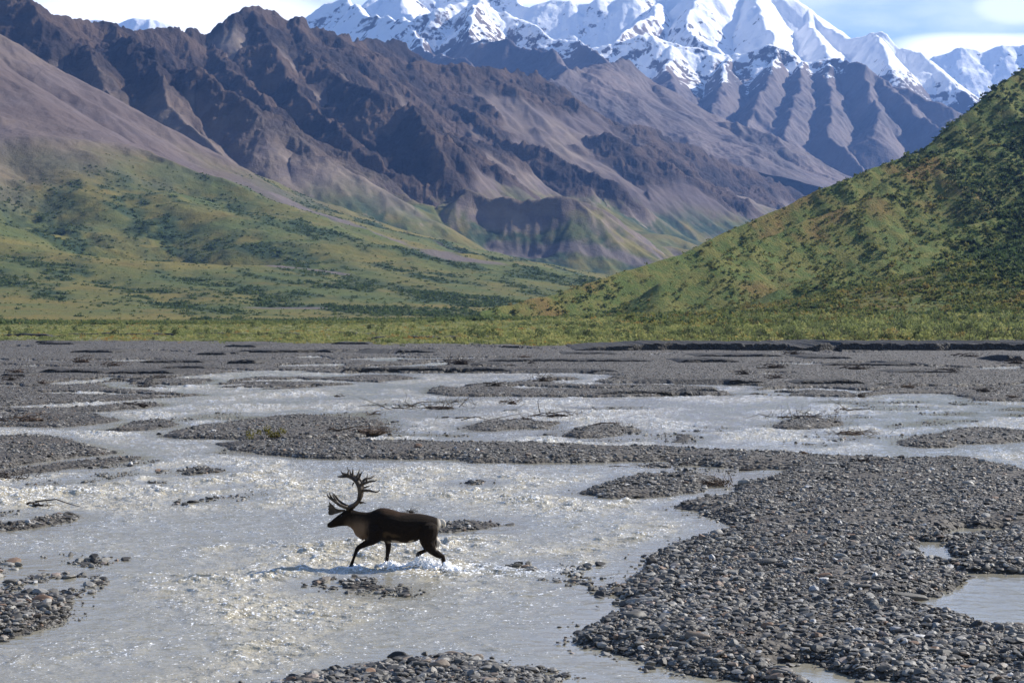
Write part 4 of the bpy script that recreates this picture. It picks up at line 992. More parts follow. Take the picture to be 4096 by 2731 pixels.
    for s in (-1, 1): nb.tube([P(291, 772, s*0.014), P(286, 779, s*0.028), P(290, 786, s*0.034)], [.006, .008, .004], 6)
    nb.build('nostril', em, root)
    # antlers
    bone = mat_plain('antler_bone', (0.014, 0.010, 0.007), (0.075, 0.054, 0.034), 9, 0.6, 0.3, 0.5, 0.01)
    def antler(sgn, dx, dy, tw, tines, brow, shovel):
        m = MB()
        beam = [(497,612,.05),(520,590,.09),(560,572,.16),(602,538,.23),(630,490,.28),(641,430,.31),(638,370,.32),(618,325,.30),(586,290,.27),(545,270,.23),(495,262,.19),(440,270,.15),(396,268,.12)]
        rr = [24,26,25,24,25,27,29,30,27,21,15,10,4]
        def off(x, y, d): return P(x+dx*min(1, max(0, (612-y)/150)), y+dy*min(1, max(0, (612-y)/150)), sgn*d)
        # smooth the centre line
        B = [Vector(off(*b)) for b in beam]; out_, ro = [], []
        for i in range(len(B)-1):
            p0, p1, p2, p3 = B[max(i-1, 0)], B[i], B[i+1], B[min(i+2, len(B)-1)]
            for t in (0, .25, .5, .75):
                out_.append(0.5*((2*p1)+(-p0+p2)*t+(2*p0-5*p1+4*p2-p3)*t*t+(-p0+3*p1-3*p2+p3)*t**3)); ro.append(R_((rr[i]*(1-t)+rr[i+1]*t)*1.02))
        out_.append(B[-1]); ro.append(R_(rr[-1]))
        m.tube(out_, ro, 10, flat=0.8)
        for tn in tines:
            pts, r0 = tn; n = len(pts)
            m.tube([off(x, y, d) for x, y, d in pts], [R_(1.25*r0*(1-0.85*i/(n-1))) for i in range(n)], 8)
        return m, off
    near = [([(648,405,.31),(690,398,.33),(745,400,.36),(800,412,.40),(826,408,.42),(852,382,.43)], 15), ([(640,530,.26),(672,524,.30),(706,534,.34)], 12),
            ([(630,352,.30),(668,330,.33),(715,312,.38),(765,298,.42),(800,296,.45),(819,280,.46)], 16), ([(705,318,.37),(712,285,.38),(721,222,.38)], 12),
            ([(592,300,.28),(605,262,.25),(622,220,.22),(630,184,.20)], 15), ([(608,305,.28),(628,270,.30),(648,232,.33),(664,203,.35)], 14),
            ([(545,272,.23),(558,238,.22),(560,208,.20),(558,175,.18)], 14), ([(520,265,.22),(508,235,.20),(514,205,.18),(500,162,.16)], 14),
            ([(500,250,.19),(470,238,.16),(440,226,.13),(427,202,.10)], 14), ([(572,322,.28),(560,345,.26),(555,370,.24)], 7)]
    m, off = antler(-1, 0, 0, 0, near, None, None)
    # bez tine with fingers
    m.tube([off(x, y, d) for x, y, d in ((520,596,.09),(470,585,.10),(420,562,.12),(375,528,.13),(330,498,.13),(302,478,.12),(286,448,.11))], [R_(r) for r in (17,17,16,15,12,9,4)], 8)
    for pts in (((392,542),(372,500),(352,468),(349,434)), ((358,516),(330,480),(318,455),(312,434))):
        m.tube([off(x, y, .12) for x, y in pts], [R_(r) for r in (12, 10, 8, 3)], 8)
    an = m.build('antler', bone, root)
    # flat brow shovel over the face
    sv = MB(); pl = [(470,616),(440,616),(400,612),(372,602),(345,570),(322,556),(302,530),(304,560),(306,572),(284,578),(300,592),(290,612),(300,622),(292,646),(300,672),(335,672),(368,660),(405,650),(440,640),(470,632)]
    n = len(pl)
    sv.v = [P(x, y, -0.028+0.01*math.sin(x*.03)) for x, y in pl]+[P(x, y, 0.004+0.01*math.sin(x*.03)) for x, y in pl]
    sv.f = [tuple(range(n))[::-1], tuple(range(n, 2*n))]+[(i, (i+1) % n, n+(i+1) % n, n+i) for i in range(n)]
    sv.build('brow_tine', bone, an, smooth=False)
    far = [([(650,400,.31),(700,388,.34),(750,372,.38)], 11), ([(638,345,.30),(680,305,.34),(735,300,.38),(782,268,.42)], 15), ([(600,300,.28),(612,268,.25),(632,240,.24)], 13),
           ([(540,268,.23),(530,240,.20),(520,195,.18)], 12), ([(500,256,.19),(455,250,.16),(425,258,.13)], 10)]
    m, off = antler(1, -14, 8, 0, far, None, None)
    m.tube([off(x, y, d) for x, y, d in ((520,600,.09),(480,580,.11),(440,560,.14),(400,525,.17),(375,498,.19),(362,470,.20),(352,452,.20))], [R_(r) for r in (15,15,14,12,10,8,3)], 8)
    m.tube([off(x, y, .18) for x, y in ((400,526),(380,490),(378,470))], [R_(r) for r in (10, 8, 3)], 8)
    m.build('antler', bone, root)
def build_splash():
    m = NM('white_water', 0.25, 0.5); m.b.inputs['Base Color'].default_value = (0.95, 0.95, 0.95, 1)
    r = np.random.default_rng(99); P_ = []; S_ = []
    def X_(cx): return CB[0]+(cx-1000)/577.0
    def Z_(cy): return (1225-cy)/577.0
    # (cx, width, height px, n, dy)
    for cx, w, h, n, dy in ((930,110,90,420,0.1),(1000,70,60,200,0.0),(1250,90,190,650,0.1),(1340,90,160,520,0.0),(1180,120,80,350,0.1),(1440,60,90,260,-0.1),(1530,60,100,320,-0.15),(1600,90,50,200,-0.2),(540,60,50,160,-0.16),(600,80,30,120,-0.1),(1100,160,40,260,0.0)):
        t = r.random(n); a = r.normal(0, 1, n)
        z = 0.68*h*t**1.6*np.exp(-0.4*a*a); x = cx+w*a*(0.35+0.65*t)*0.6
        P_.append(np.stack([X_(x), CB[1]+dy+0.12*r.normal(size=n), 0.005+z/577], -1)); S_.append(r.lognormal(math.log(0.0125), 0.55, n)*(1.35-0.7*t))
    # drops flung off the legs and antlers' side
    n = 260; x = r.uniform(860, 1560, n); z = np.minimum(r.exponential(70, n), 230)
    P_.append(np.stack([X_(x), CB[1]+0.3*r.normal(size=n), z/577], -1)); S_.append(r.uniform(0.003, 0.007, n))
    pos = np.concatenate(P_); sz = np.clip(np.concatenate(S_), 0.003, 0.035); n = len(pos)
    scl = sz[:, None]*r.uniform(0.7, 1.5, (n, 3))
    o = scatter('splash', [ico(1)], np.zeros(n, int), pos, scl, r.uniform(0, 6, n), m.m, None, smooth=True)
    tag(o, 'white water splashing up around the hooves of the caribou', 'splash', kind='stuff')

# ---------------------------------------------------------------- plants
def leaf_template(seed, n, h, w, leaf, clumps=6, up=0.6, stems=0):
    r = np.random.default_rng(seed); V = []; Fc = []
    cc = np.stack([r.normal(0, w*0.42, clumps), r.normal(0, w*0.42, clumps), r.uniform(0.25, 0.85, clumps)*h], -1)
    cc[:, 2] *= np.clip(1.1-0.5*np.hypot(cc[:, 0], cc[:, 1])/w, 0.5, 1)
    cr_ = r.uniform(0.22, 0.42, clumps)*min(w, h)
    for i in range(n):
        k = r.integers(clumps); d = r.normal(size=3); d /= np.linalg.norm(d)
        p = cc[k]+d*cr_[k]*r.uniform(0.35, 1.0)**0.5*np.array([1, 1, 0.9]); p[2] = abs(p[2])
        a = r.normal(size=3)+np.array([0, 0, up]); a /= np.linalg.norm(a); b = np.cross(a, r.normal(size=3)); b /= np.linalg.norm(b)+1e-9
        L_ = leaf*r.uniform(0.6, 1.4); q = len(V)
        V += [p-b*L_*0.35, p+b*L_*0.35, p+a*L_]; Fc.append((q, q+1, q+2))
    for i in range(stems):
        k = r.integers(clumps); a = np.array([r.normal(0, w*.12), r.normal(0, w*.12), 0.0]); b = cc[k]+r.normal(size=3)*0.1*w; q = len(V)
        V += [a-np.array([0.02*h, 0, 0]), a+np.array([0.02*h, 0, 0]), b]; Fc.append((q, q+1, q+2))
    return np.array(V), np.array(Fc, dtype=np.int32)
WILLOW = [(0, (0.055, 0.070, 0.032)), (0.3, (0.12, 0.145, 0.055)), (0.6, (0.265, 0.285, 0.10)), (0.85, (0.37, 0.34, 0.125)), (1, (0.32, 0.20, 0.06))]
def build_plants():
    lm = mat_leaf('willow_leaves', WILLOW); sm = mat_plain('willow_bark', (0.05, 0.04, 0.03), (0.12, 0.10, 0.08), 8)
    r = np.random.default_rng(5)
    # low cover along the front of the flats and over them
    T = [leaf_template(60+i, 46, 0.8, 1.0, 0.26, 5, 1.2) for i in range(5)]
    n = 17000; uu = r.uniform(-0.34, 0.34, n); t = r.random(n)**1.7
    Y0 = 262+t*420; X = uu*Y0; Y = edge_y(X)+t*420+r.uniform(-3, 3, n)-np.where(r.random(n) < 0.02, r.exponential(9, n), 0)
    z = gsample('z', X, Y); right = sst(-60, 90, X)
    hgt = r.uniform(0.3, 1.15, n)*(0.55+0.75*right)*(1+0.5*fbm(X/8, Y/12, 3, 706))*(0.75+0.4*sst(0, 0.03, t))
    tint = np.clip(0.62+0.16*r.normal(size=n)+0.45*fbm(X/14, Y/20, 4, 700), 0.15, 1.0)
    scl = np.stack([hgt*r.uniform(1, 1.7, n), hgt*r.uniform(1, 1.7, n), hgt], -1)
    o = scatter('ground_cover', T, r.integers(0, 5, n), np.stack([X, Y, z-0.05], -1), scl, r.uniform(0, 6, n), lm, tint)
    tag(o, 'low green and yellow willow scrub covering the river flats', 'scrub', kind='stuff')
    # thicket behind, mostly on the right
    TB = [leaf_template(80+i, 190, 1.0, 0.75, 0.15, 9, 0.9, 14) for i in range(6)]
    n = 2600; uu = r.uniform(-0.30, 0.34, n); X = uu*340; keep = r.random(n) < (0.05+0.95*sst(-30, 60, X)); X = X[keep]; n = len(X)
    Y = edge_y(X)+22+190*r.random(n)**1.3; X = X*Y/340; z = gsample('z', X, Y)
    h = r.uniform(1.1, 2.6, n)*(0.7+0.45*sst(20, 80, X)); tint = np.clip(0.42+0.16*r.normal(size=n)+0.3*fbm(X/20, Y/20, 3, 710), 0, 0.95)
    o = scatter('willow_thicket', TB, r.integers(0, 6, n), np.stack([X, Y, z-0.05], -1), np.stack([h*.95, h*.95, h], -1), r.uniform(0, 6, n), lm, tint)
    tag(o, 'dense willow thicket behind the front row of bushes', 'thicket', kind='stuff')
    # bushes of the front rows, one by one
    protos = []
    kinds = [('grey green', 0.30), ('dark green', 0.12), ('olive green', 0.50), ('yellow green', 0.72), ('bright green', 0.62), ('orange tinged', 0.93)]
    for k, (nm, tv) in enumerate(kinds):
        for j in range(2):
            v, f = leaf_template(200+k*2+j, 300, 1.0, 0.8, 0.115, 10, 0.9)
            me = bpy.data.meshes.new('willow_bush'); me.from_pydata(v.tolist(), [], f.tolist()); me.update()
            at = me.attributes.new('tint', 'FLOAT', 'POINT'); at.data.foreach_set('value', np.clip(tv+0.09*np.random.default_rng(k).normal(size=len(v)), 0, 1).astype(np.float32)); me.materials.append(lm)
            s = MB()
            for q in range(7):
                a = random.uniform(0, 6.28); s.tube([(0.06*math.cos(a), 0.06*math.sin(a), -0.03), (0.18*math.cos(a), 0.18*math.sin(a), 0.4), (0.33*math.cos(a), 0.33*math.sin(a), 0.85)], [0.022, 0.016, 0.005], 5)
            so = s.build('stem', sm); sme = so.data; bpy.data.objects.remove(so)
            protos.append((k, me, sme))
    def bush(X, Y, h, k, label, group, w=1.0):
        c = [p for p in protos if p[0] == k]; _, me, sme = random.choice(c)
        z = float(gsample('z', np.array([X]), np.array([Y]))[0])
        o = bpy.data.objects.new('willow_bush', me); C.objects.link(o); o.location = (X, Y, z-0.04); o.scale = (h*w, h*w, h); o.rotation_euler = (0, 0, random.uniform(0, 6.28))
        s = bpy.data.objects.new('stem', sme); C.objects.link(s); s.parent = o
        tag(o, label, 'bush', group)
    # particular bushes one can find: x, y of the base (2352 units), height m, kind, width
    for x, y, h, k, w, lab in ((650,747,1.6,0,1.2,'round grey green bush alone on the left flats behind the scrub'),
        (1240,745,3.0,0,1.0,'grey green bush with a pointed top left of centre on the flats'),(1100,738,2.4,0,1.5,'broad grey bush on the open flats left of the hillside foot'),
        (1042,735,2.2,1,1.1,'small dark bush with a spike at the far edge of the flats'),(1350,745,2.8,0,1.3,'grey bush below the foot of the hillside'),
        (1500,765,4.2,1,0.8,'tall dark grey bush standing forward at the flats edge right of centre'),(1590,765,3.6,1,1.5,'wide dark bush mass at the left end of the right thicket'),
        (1700,760,3.8,1,1.1,'dark rounded bush within the right thicket'),(1820,765,3.6,0,1.5,'wide grey green bush over pale scrub on the right'),
        (1940,768,4.0,1,1.7,'widest dark willow clump of the right thicket'),(2060,765,4.0,2,1.2,'olive bush between the two dark clumps on the right'),
        (2170,768,4.6,2,1.0,'tall olive bush near the right edge of the flats'),(2260,768,5.0,1,1.2,'tall dark bush second from the right picture edge'),(2335,768,4.8,3,1.1,'tall yellow green bush at the right picture edge'),
        (150,772,1.0,5,1.3,'low orange tinged bush on the far left bank'),(1790,775,1.2,5,1.5,'low orange bush in front of the right thicket')):
        X0, Y0 = gpt(x, y+8, 0.9); Y1 = float(edge_y(np.array([X0]))[0])+12; bush(X0*Y1/Y0, Y1+random.uniform(0, 14), h*0.62, k, lab, None, w*0.8)
    N = 270
    for i in range(N):
        side = random.random(); u_ = random.uniform(-0.30, 0.32)
        X = u_*285; rt = float(sst(-20, 70, np.array([X]))[0])
        if random.random() > 0.25+0.75*rt: u_ = random.uniform(0.0, 0.32); X = u_*285; rt = float(sst(-20, 70, np.array([X]))[0])
        Y = float(edge_y(np.array([X]))[0])+random.uniform(5, 45); X = u_*Y
        h = random.uniform(0.8, 1.5)*(0.7+1.0*rt)
        k = random.choices(range(6), [3, 2, 4, 4, 3, 1])[0]
        sec = int((X/Y+0.32)/0.64*8); names = ['far left', 'left', 'left of centre', 'near centre left', 'near centre right', 'right of centre', 'right', 'far right']
        sz = 'low' if h < 1.1 else ('waist high' if h < 1.7 else 'tall')
        ln = names[min(max(sec, 0), 7)]; fr = 'front row' if Y-float(edge_y(np.array([X]))[0]) < 22 else 'second row'
        bush(X, Y, h, k, f'{sz} {kinds[k][0]} willow bush, {fr} of the flats, {ln}', f'{sz} {kinds[k][0]} bushes, {fr}, {ln}')
def fan_sample(Hd, X, Y, key='z'):
    u, D, A = Hd['u'], Hd['D'], Hd[key]
    fu = np.clip((X/Y-u[0])/(u[1]-u[0]), 0, len(u)-1.001); iu = fu.astype(int); fu = fu-iu
    ip = np.clip(np.searchsorted(D, Y)-1, 0, len(D)-2); fp = np.clip((Y-D[ip])/(D[ip+1]-D[ip]), 0, 1)
    return (A[ip, iu]*(1-fu)+A[ip, iu+1]*fu)*(1-fp)+(A[ip+1, iu]*(1-fu)+A[ip+1, iu+1]*fu)*fp
def build_hill_shrubs():
    r = np.random.default_rng(15)
    lm = mat_leaf('hill_shrub_leaves', [(0, (0.030, 0.052, 0.026)), (0.35, (0.062, 0.095, 0.038)), (0.65, (0.125, 0.150, 0.045)), (0.9, (0.20, 0.19, 0.055)), (1, (0.22, 0.11, 0.04))])
    T = [leaf_template(300+i, 34, 0.75, 1.0, 0.42, 5, 0.7) for i in range(6)]
    n = 100000; uu = r.uniform(-0.02, 0.335, n); Y = 400/(1-r.random(n)*0.645); X = uu*Y
    z = np.maximum(np.where(Y > 430, fan_sample(HILL, X, Y), 0), gsample('z', X, Y)); a = fan_sample(HILL, X, Y, 'a')
    m1 = fbm(X/26, Y/60, 4, 720); m2 = fbm(X/7, Y/12, 3, 724); dark = sst(0.17, 0.31, X/Y+0.10*m1)*sst(8, 20, z)
    dens = np.clip(sst(-0.22, 0.25, m1+0.6*m2-0.2*a)*0.62+0.5*dark+0.10, 0, 1)
    k = (r.random(n) < dens) & (z > 0.9+2.0*(X < 30)); X, Y, z, m1, m2, dark = X[k], Y[k], z[k], m1[k], m2[k], dark[k]; n = len(X)
    h = r.lognormal(math.log(0.85), 0.4, n)*(1+0.8*dark); h = np.clip(h, 0.4, 2.8)
    tint = np.clip(0.76-0.46*dark+0.16*r.normal(size=n)-0.35*m1, 0, 0.93)
    print('hill shrubs', n)
    o = scatter('hillside_shrubs', T, r.integers(0, 6, n), np.stack([X, Y, z-0.1], -1), np.stack([h*1.25, h*1.25, h], -1), r.uniform(0, 6, n), lm, tint)
    tag(o, 'green shrubs and dwarf birch covering the right hillside', 'shrubs', kind='stuff')
    # far slope shrubs
    n = 150000; uu = r.uniform(-0.31, 0.14, n); Y = 560+2000*r.random(n)**0.85; X = uu*Y
    b = fan_sample(BROWN, X, Y, 'bush'); z = fan_sample(BROWN, X, Y); fl = (gsample('z', X, Y) > z); z = np.where(fl, gsample('z', X, Y), z)
    vg = fan_sample(BROWN, X, Y, 'veg'); k = np.where(fl, r.random(n) < 0.8, (r.random(n) < 0.05+0.55*b*b) & (vg > 0.5)) & (fan_sample(BROWN, X, Y, 'wash') < 0.3); X, Y, z, b, fl = X[k], Y[k], z[k], b[k], fl[k]; n = len(X)
    h = r.uniform(0.7, 1.9, n)*(0.7+0.4*b); T2 = [leaf_template(330+i, 16, 0.7, 1.2, 0.75, 4, 0.6) for i in range(5)]
    print('slope shrubs', n)
    o = scatter('slope_shrubs', T2, r.integers(0, 5, n), np.stack([X, Y, z-0.3], -1), np.stack([h*1.3, h*1.3, h], -1), r.uniform(0, 6, n), lm, np.clip(0.58+0.11*r.normal(size=n)+0.10*fl-0.20*b, 0, 0.9))
    tag(o, 'dark shrub patches on the far green slope', 'shrubs', kind='stuff')

# ---------------------------------------------------------------- driftwood
def crooked(p, d, L_, r0, steps, wob, droop=0.0):
    pts = [Vector(p)]; d = Vector(d).normalized(); rad = [r0]
    for i in range(steps):
        d = (d+Vector((random.gauss(0, wob), random.gauss(0, wob), random.gauss(0, wob)-droop))).normalized()
        pts.append(pts[-1]+d*L_/steps); rad.append(r0*(1-0.8*(i+1)/steps))
    return pts, rad
def build_driftwood():
    dark = mat_plain('wet_driftwood', (0.020, 0.015, 0.012), (0.075, 0.055, 0.042), 7, 0.8, 0.25, 0.5, 0.02)
    brown = mat_plain('brown_driftwood', (0.06, 0.042, 0.03), (0.15, 0.105, 0.075), 7, 0.85, 0.2, 0.5, 0.02)
    pale = mat_plain('bleached_driftwood', (0.30, 0.27, 0.23), (0.48, 0.45, 0.40), 9, 0.8, 0.2, 0.3, 0.02)
    leafm = mat_leaf('brush_leaves', [(0, (0.05, 0.05, 0.015)), (0.5, (0.14, 0.13, 0.03)), (1, (0.20, 0.15, 0.03))])
    def pile(pt, w, h, n, label, cat='driftwood', m=dark, kind='driftwood_pile', arm=None, palestick=False, leaves=False, r0=None):
        X, Y = gpt(*pt); z = float(gsample('z', np.array([X]), np.array([Y]))[0]); root = empty(kind, (X, Y, max(z, -0.02)))
        if Y > 95: w, h = w*0.62, h*0.8

        tag(root, label, cat)
        px = Y/F; r_ = r0 or max(0.018, px*0.32)
        lg = MB()
        for i in range(3):
            a = random.uniform(-0.35, 0.35); p, rd = crooked((-w*0.45+random.uniform(0, .3)*w, random.uniform(-.15, .15)*w, 0.03+h*0.12*i), (math.cos(a), math.sin(a), random.uniform(-.02, .16)), w*random.uniform(.35, .6), r_*1.7, 8, 0.16)
            lg = MB(); p = [Vector((q.x, q.y, min(max(q.z, 0.0), h*0.55))) for q in p]; lg.tube(p, [max(q, r_*0.5) for q in rd], 7); lg.build('log', m, root)
        v, f = ico(3); g = np.random.default_rng(int(pt[0]*7)); v = v*(1+0.45*fbm(v[:, 0]*2.5+pt[0], v[:, 1]*2.5+v[:, 2]*3, 3, 5)[:, None]+0.07*g.normal(size=(len(v), 1)))
        if n > 12:
            dc = MB(); dc.v = [tuple(q) for q in v*np.array([w*0.15, w*0.10, h*0.26])]; dc.f = [tuple(int(k) for k in q) for q in f]; dc.build('debris', m, root, smooth=False)
        tw = MB()
        NB = 32; n = n if n <= 12 else int(n*1.6)
        for i in range(n):
            a = random.uniform(0, 2*math.pi); e = abs(random.gauss(0.35, 0.4)); x0 = random.gauss(0, 0.21)*w
            p, rd = crooked((x0, random.gauss(0, .16)*w, random.uniform(0.0, 0.35)*h), (math.cos(a), math.sin(a)*.6, math.sin(e)), random.uniform(.3, 1.0)*max(h*.95, w*0.20), r_*random.uniform(.35, .8), 6, 0.34, 0.04)
            p = [Vector((q.x, q.y, max(q.z, 0.0))) for q in p]
            p = [Vector((q.x, q.y, min(q.z, h*1.15))) for q in p]
            tw.tube(p, [max(q, r_*0.28) for q in rd], 5)
            if n <= NB: tw.build('branch', m, root); tw = MB()
        if n > NB: tw.build('branches', m, root)
        if arm:
            ab = MB()
            for pp in arm: ab = MB(); ab.tube([Vector(q) for q in pp], [max(r_*1.2*(1-0.75*i/(len(pp)-1)), r_*.3) for i in range(len(pp))], 6); ab.build('long_branch', m, root)
        if palestick:
            ps = MB(); p, rd = crooked((-w*0.2, -0.1*w, 0.02), (0.15, 0, 1), h*1.3, r_*1.8, 6, 0.16); ps.tube(p, [max(q, r_*.4) for q in rd], 7); ps.build('pale_stump', pale, root)
        if leaves:
            v, f = leaf_template(int(pt[0]), 420, h, w*0.9, 0.07, 9, 0.8); lf = MB(); lf.v = [tuple(q) for q in v]; lf.f = [tuple(int(k) for k in q) for q in f]
            lo = lf.build('foliage', leafm, root, smooth=False); at = lo.data.attributes.new('tint', 'FLOAT', 'POINT'); at.data.foreach_set('value', np.random.default_rng(1).random(len(v)).astype(np.float32))
    q = lambda f, p: f([p])[0]
    pile(q(c2, (760,560)), 5.2, 0.55, 34, 'wide dark driftwood tangle with arching branches left of centre in the river', arm=[[(-2.2,-.5,.0),(-2.9,-.5,.22),(-3.6,-.5,.20),(-4.4,-.5,.05)],[(-1.2,0,.1),(-1.6,0,.35),(-1.5,0,.65),(-1.6,0,.85)],[(1.0,0,.1),(1.5,0,.6),(2.2,0,.65),(2.6,0,.1)],[(-2.6,.4,.1),(-3.3,.4,.35),(-4.0,.4,.62)]])
    pile(q(c2, (1565,615)), 3.2, 0.55, 26, 'dark root pile with a pointed left end, right of centre in the river', arm=[[(-.8,0,.2),(-.9,0,.7),(-.7,0,.95)]])
    pile(q(c2, (960,625)), 2.6, 0.14, 8, 'low flat branch lying in water below the wide tangle')
    pile(q(c2, (1290,640)), 2.4, 0.16, 8, 'curving dark branch lying over the small round gravel islet', arm=[[(-2.4,0,.05),(-1.8,0,.2),(-1.2,0,.05),(-.3,0,.25),(.3,0,.35),(.8,0,.2)]])
    pile(q(c2, (1355,640)), 0.7, 0.42, 18, 'small dark root knob at the right end of the curving branch')
    pile(q(c2, (1470,385)), 3.8, 1.5, 46, 'tall upright brush clump on the far gravel bar', kind='brush_clump', cat='brush')
    pile(q(c2, (1145,422)), 2.8, 0.75, 30, 'dark rounded brush heap on the far gravel bar left of the tall clump', kind='brush_clump', cat='brush')
    pile(q(c2, (915,275)), 6.5, 1.7, 40, 'dark root wad beside the far pale channel, left of centre')
    pile(q(c2, (1925,682)), 2.4, 0.35, 26, 'dry brush crest lying on the oval gravel islet', m=brown)
    pile(q(c2, (300,745)), 3.6, 0.42, 44, 'tangled roots at the right end of the long gravel island', m=brown)
    pile(q(c2, (1275,575)), 1.2, 0.12, 3, 'thin white forked branch standing out of the water at centre', m=pale, kind='branch', cat='branch', arm=[[(-.6,0,.0),(.1,0,.12),(.45,0,.35),(.55,0,.7)]])
    pile(q(c2, (1255,528)), 1.5, 0.55, 20, 'sparse thin twigs standing in the river at centre', m=brown, kind='twig_clump', cat='twigs')
    pile(q(c2, (110,482)), 1.5, 0.5, 12, 'small forked twig clump in open water above the antlers', kind='twig_clump', cat='twigs')
    pile(q(c2, (370,600)), 1.5, 0.35, 12, 'small twig clump in water left of the wide tangle', m=brown, kind='twig_clump', cat='twigs')
    pile(q(c2, (1985,950)), 0.9, 0.05, 2, 'thin straight stick in the water near the small gravel point', kind='branch', cat='branch')
    pile(q(c2, (1350,225)), 5.0, 0.9, 22, 'faint brush clump on the distant plain right of centre', m=brown, kind='brush_clump', cat='brush')
    pile(q(c2, (1245,280)), 3.0, 0.45, 16, 'low dark debris on the distant gravel at centre')
    pile(q(c2, (1395,268)), 2.6, 0.3, 12, 'thin dark debris streak on the distant gravel right of centre')
    pile(q(c2, (1720,640)) if False else q(c2, (1820,632)), 1.6, 0.14, 8, 'low twig debris in water right of the dark root pile', m=brown)
    pile(q(c2, (2180,122)), 5, 1.0, 16, 'dark brush spot in front of the long cut bank', kind='brush_clump', cat='brush')
    pile(q(c3, (890,628)), 3.6, 0.55, 52, 'dark driftwood heap on the right river islet with a pale stump', palestick=True, arm=[[(-1.6,0,.1),(-2.1,0,.22),(-2.7,0,.02)]])
    pile(q(c3, (1205,740)), 2.5, 0.42, 54, 'brown twig nest heap standing in the river on the right', m=brown)
    pile(q(c3, (1240,575)), 1.8, 0.18, 12, 'flat dark snag in water beyond the twig nest heap')
    pile(q(c3, (1130,583)), 0.9, 0.5, 3, 'leaning dark branch poking from the river right of the islet heap', m=brown, kind='branch', cat='branch', arm=[[(.3,0,0),(-.1,0,.35),(-.7,0,.65)]])
    pile(q(c3, (1255,485)), 2.2, 0.7, 22, 'dark hooked root snag at the far bank on the right', palestick=True)
    pile(q(c3, (1570,440)), 3.6, 0.75, 32, 'brown brush heap on the far right bank', m=brown, kind='brush_clump', cat='brush')
    pile(q(c3, (2090,462)), 2.8, 0.7, 36, 'dark brush heap close to the far right bank edge', kind='brush_clump', cat='brush')
    pile(q(c3, (680,300)), 6.4, 0.9, 30, 'long dark brush heap on the distant gravel right', kind='brush_clump', cat='brush')
    pile(q(c3, (1240,308)), 6.4, 0.8, 30, 'second long dark brush heap further right on the distant gravel', kind='brush_clump', cat='brush')
    pile(q(c3, (470,345)), 3.0, 0.9, 22, 'small dark bush like snag left on the right distant plain', kind='brush_clump', cat='brush')
    pile(q(c3, (690,372)), 3.2, 0.8, 24, 'brown brush under the long dark heap', m=brown, kind='brush_clump', cat='brush')
    pile(q(c3, (805,205)), 4.5, 1.2, 20, 'dark snag just below the long cut bank')
    pile(q(c3, (1860,325)), 5.0, 0.8, 26, 'dark brush on the far right plain', kind='brush_clump', cat='brush')
    pile(q(c3, (2300,268)), 5.5, 1.2, 34, 'blocky dark debris heap at the right picture edge')
    pile(q(c3, (1990,222)), 7.0, 0.8, 22, 'thin dark brush below the right end of the cut bank', kind='brush_clump', cat='brush')
    pile(q(c3, (1300,965)), 0.9, 0.30, 24, 'small dark twig tuft on top of the right gravel bank', kind='twig_clump', cat='twigs')
    pile(q(c3, (290,1082)), 0.95, 0.42, 46, 'brown root stump at the end of the side channel islet', m=brown, kind='root_stump', cat='stump')
    pile(q(c3, (540,980)), 1.6, 0.1, 8, 'thin dark branch lying along the side channel', kind='branch', cat='branch')
    pile(q(c1, (1850,772)), 0.95, 0.42, 10, 'small yellow green leafy bush on the long gravel island', m=brown, kind='leafy_bush', cat='bush', leaves=True)
    pile(q(c1, (975,412)), 3.0, 0.45, 40, 'blocky black sod lump at the edge of the far left channel')
    pile(q(c1, (1095,360)), 3.2, 0.8, 26, 'dark brush above the black sod lump', kind='brush_clump', cat='brush')
    pile(q(c1, (555,258)), 6.5, 1.4, 30, 'brown brush on the distant left plain', m=brown, kind='brush_clump', cat='brush')
    pile(q(c1, (765,285)), 5.0, 0.9, 26, 'grey brush right of the brown brush on the distant left plain', m=brown, kind='brush_clump', cat='brush')
    pile(q(c1, (75,385)), 2.6, 0.9, 28, 'dark brush near the left picture edge on the far bar', kind='brush_clump', cat='brush')
    pile(q(c1, (285,405)), 1.8, 0.7, 18, 'reddish brown small brush at the left end of the far channel', m=brown, kind='brush_clump', cat='brush')
    pile(q(c1, (120,330)), 4.0, 0.9, 22, 'brown brush strip at the far left of the distant plain', m=brown, kind='brush_clump', cat='brush')
    pile(q(c1, (205,660)), 3.2, 0.5, 40, 'low brush heap on the left gravel spit', m=brown)
    pile(q(c1, (30,1040)), 2.0, 0.42, 54, 'dense dark debris heap cut by the left picture edge')
    pile(q(c1, (945,552)), 2.2, 0.35, 16, 'forked dark branch on the thin left gravel strip', kind='branch', cat='branch')
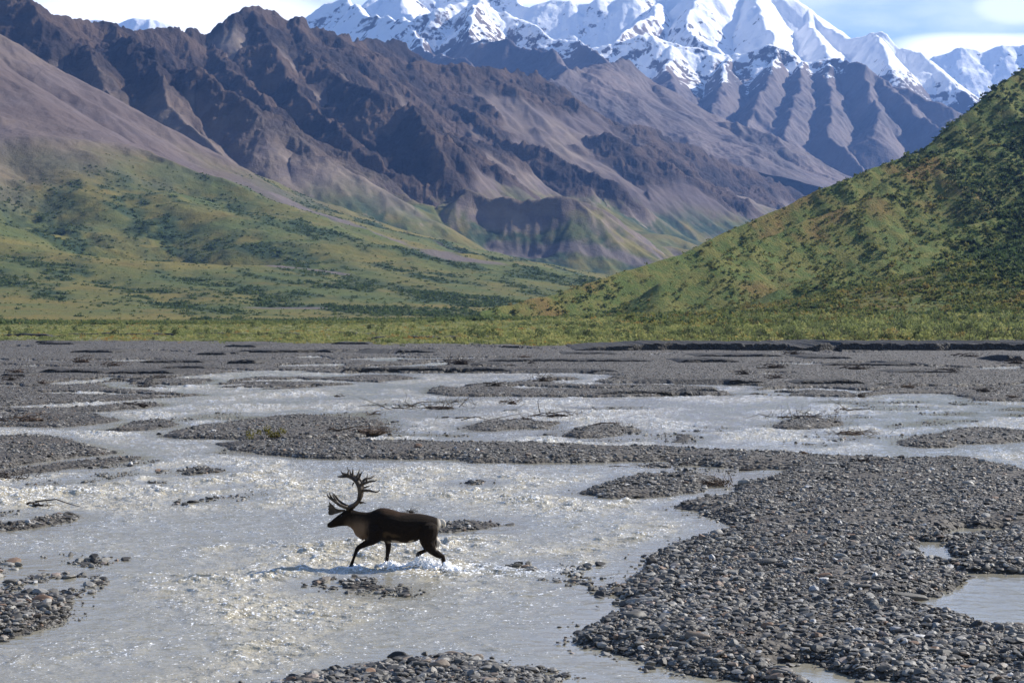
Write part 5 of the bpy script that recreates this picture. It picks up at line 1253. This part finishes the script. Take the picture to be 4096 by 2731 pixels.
    pile(q(c4, (265,210)), 0.8, 0.22, 14, 'dark twisted branch lying in the water at the left', kind='branch', cat='branch', arm=[[(-.1,0,.15),(.4,0,.2),(.75,0,.08),(1.0,0,.02)]])
    pile(q(c4, (430,826)), 0.55, 0.08, 2, 'thin stick across the top of the left spit', kind='branch', cat='branch', arm=[[(-.3,0,.05),(.1,0,.04),(.35,0,.14)]])
    pile(q(c7, (1190,715)), 0.35, 0.18, 6, 'short pale and dark wood piece beside the blue trickle', m=pale, kind='branch', cat='branch')
    pile(q(c3, (2270,505)), 1.8, 0.45, 14, 'brown twigs in the shallows near the right edge', m=brown, kind='twig_clump', cat='twigs')
    # grass tuft seen just behind the animal's back
    pile((945,1178), 0.35, 0.26, 26, 'small dark twig tuft standing in the river behind the caribou back', kind='twig_clump', cat='twigs', r0=0.008)
exec_hooks += [build_plants, build_hill_shrubs, build_driftwood, build_caribou, build_splash]


CB = (-2.10, HC*F/(567.2-PY0))   # where the caribou wades
build_brown(); build_snow(); build_hill()
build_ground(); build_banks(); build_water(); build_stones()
for fn in exec_hooks: fn()
# ---------------------------------------------------------------- haze
def build_haze(dens):
    x0, x1, y0, y1, z0, z1 = -27000, 27000, -2500, 17500, -3.3, 3200
    mb = MB(); mb.v = [(x0,y0,z0),(x1,y0,z0),(x1,y1,z0),(x0,y1,z0),(x0,y0,z1),(x1,y0,z1),(x1,y1,z1),(x0,y1,z1)]
    mb.f = [(0,3,2,1),(4,5,6,7),(0,1,5,4),(1,2,6,5),(2,3,7,6),(3,0,4,7)]
    m = bpy.data.materials.new('haze_air'); m.use_nodes = True; t = m.node_tree; t.nodes.clear()
    o = t.nodes.new('ShaderNodeOutputMaterial'); v = t.nodes.new('ShaderNodeVolumePrincipled')
    v.inputs['Color'].default_value = (0.22, 0.43, 1.0, 1); v.inputs['Density'].default_value = dens; v.inputs['Anisotropy'].default_value = 0.1
    t.links.new(v.outputs[0], o.inputs['Volume'])
    h = mb.build('haze', m, smooth=False); tag(h, kind='stuff', label='thin blue haze over the valley', cat='haze')
build_haze(4.4e-5)
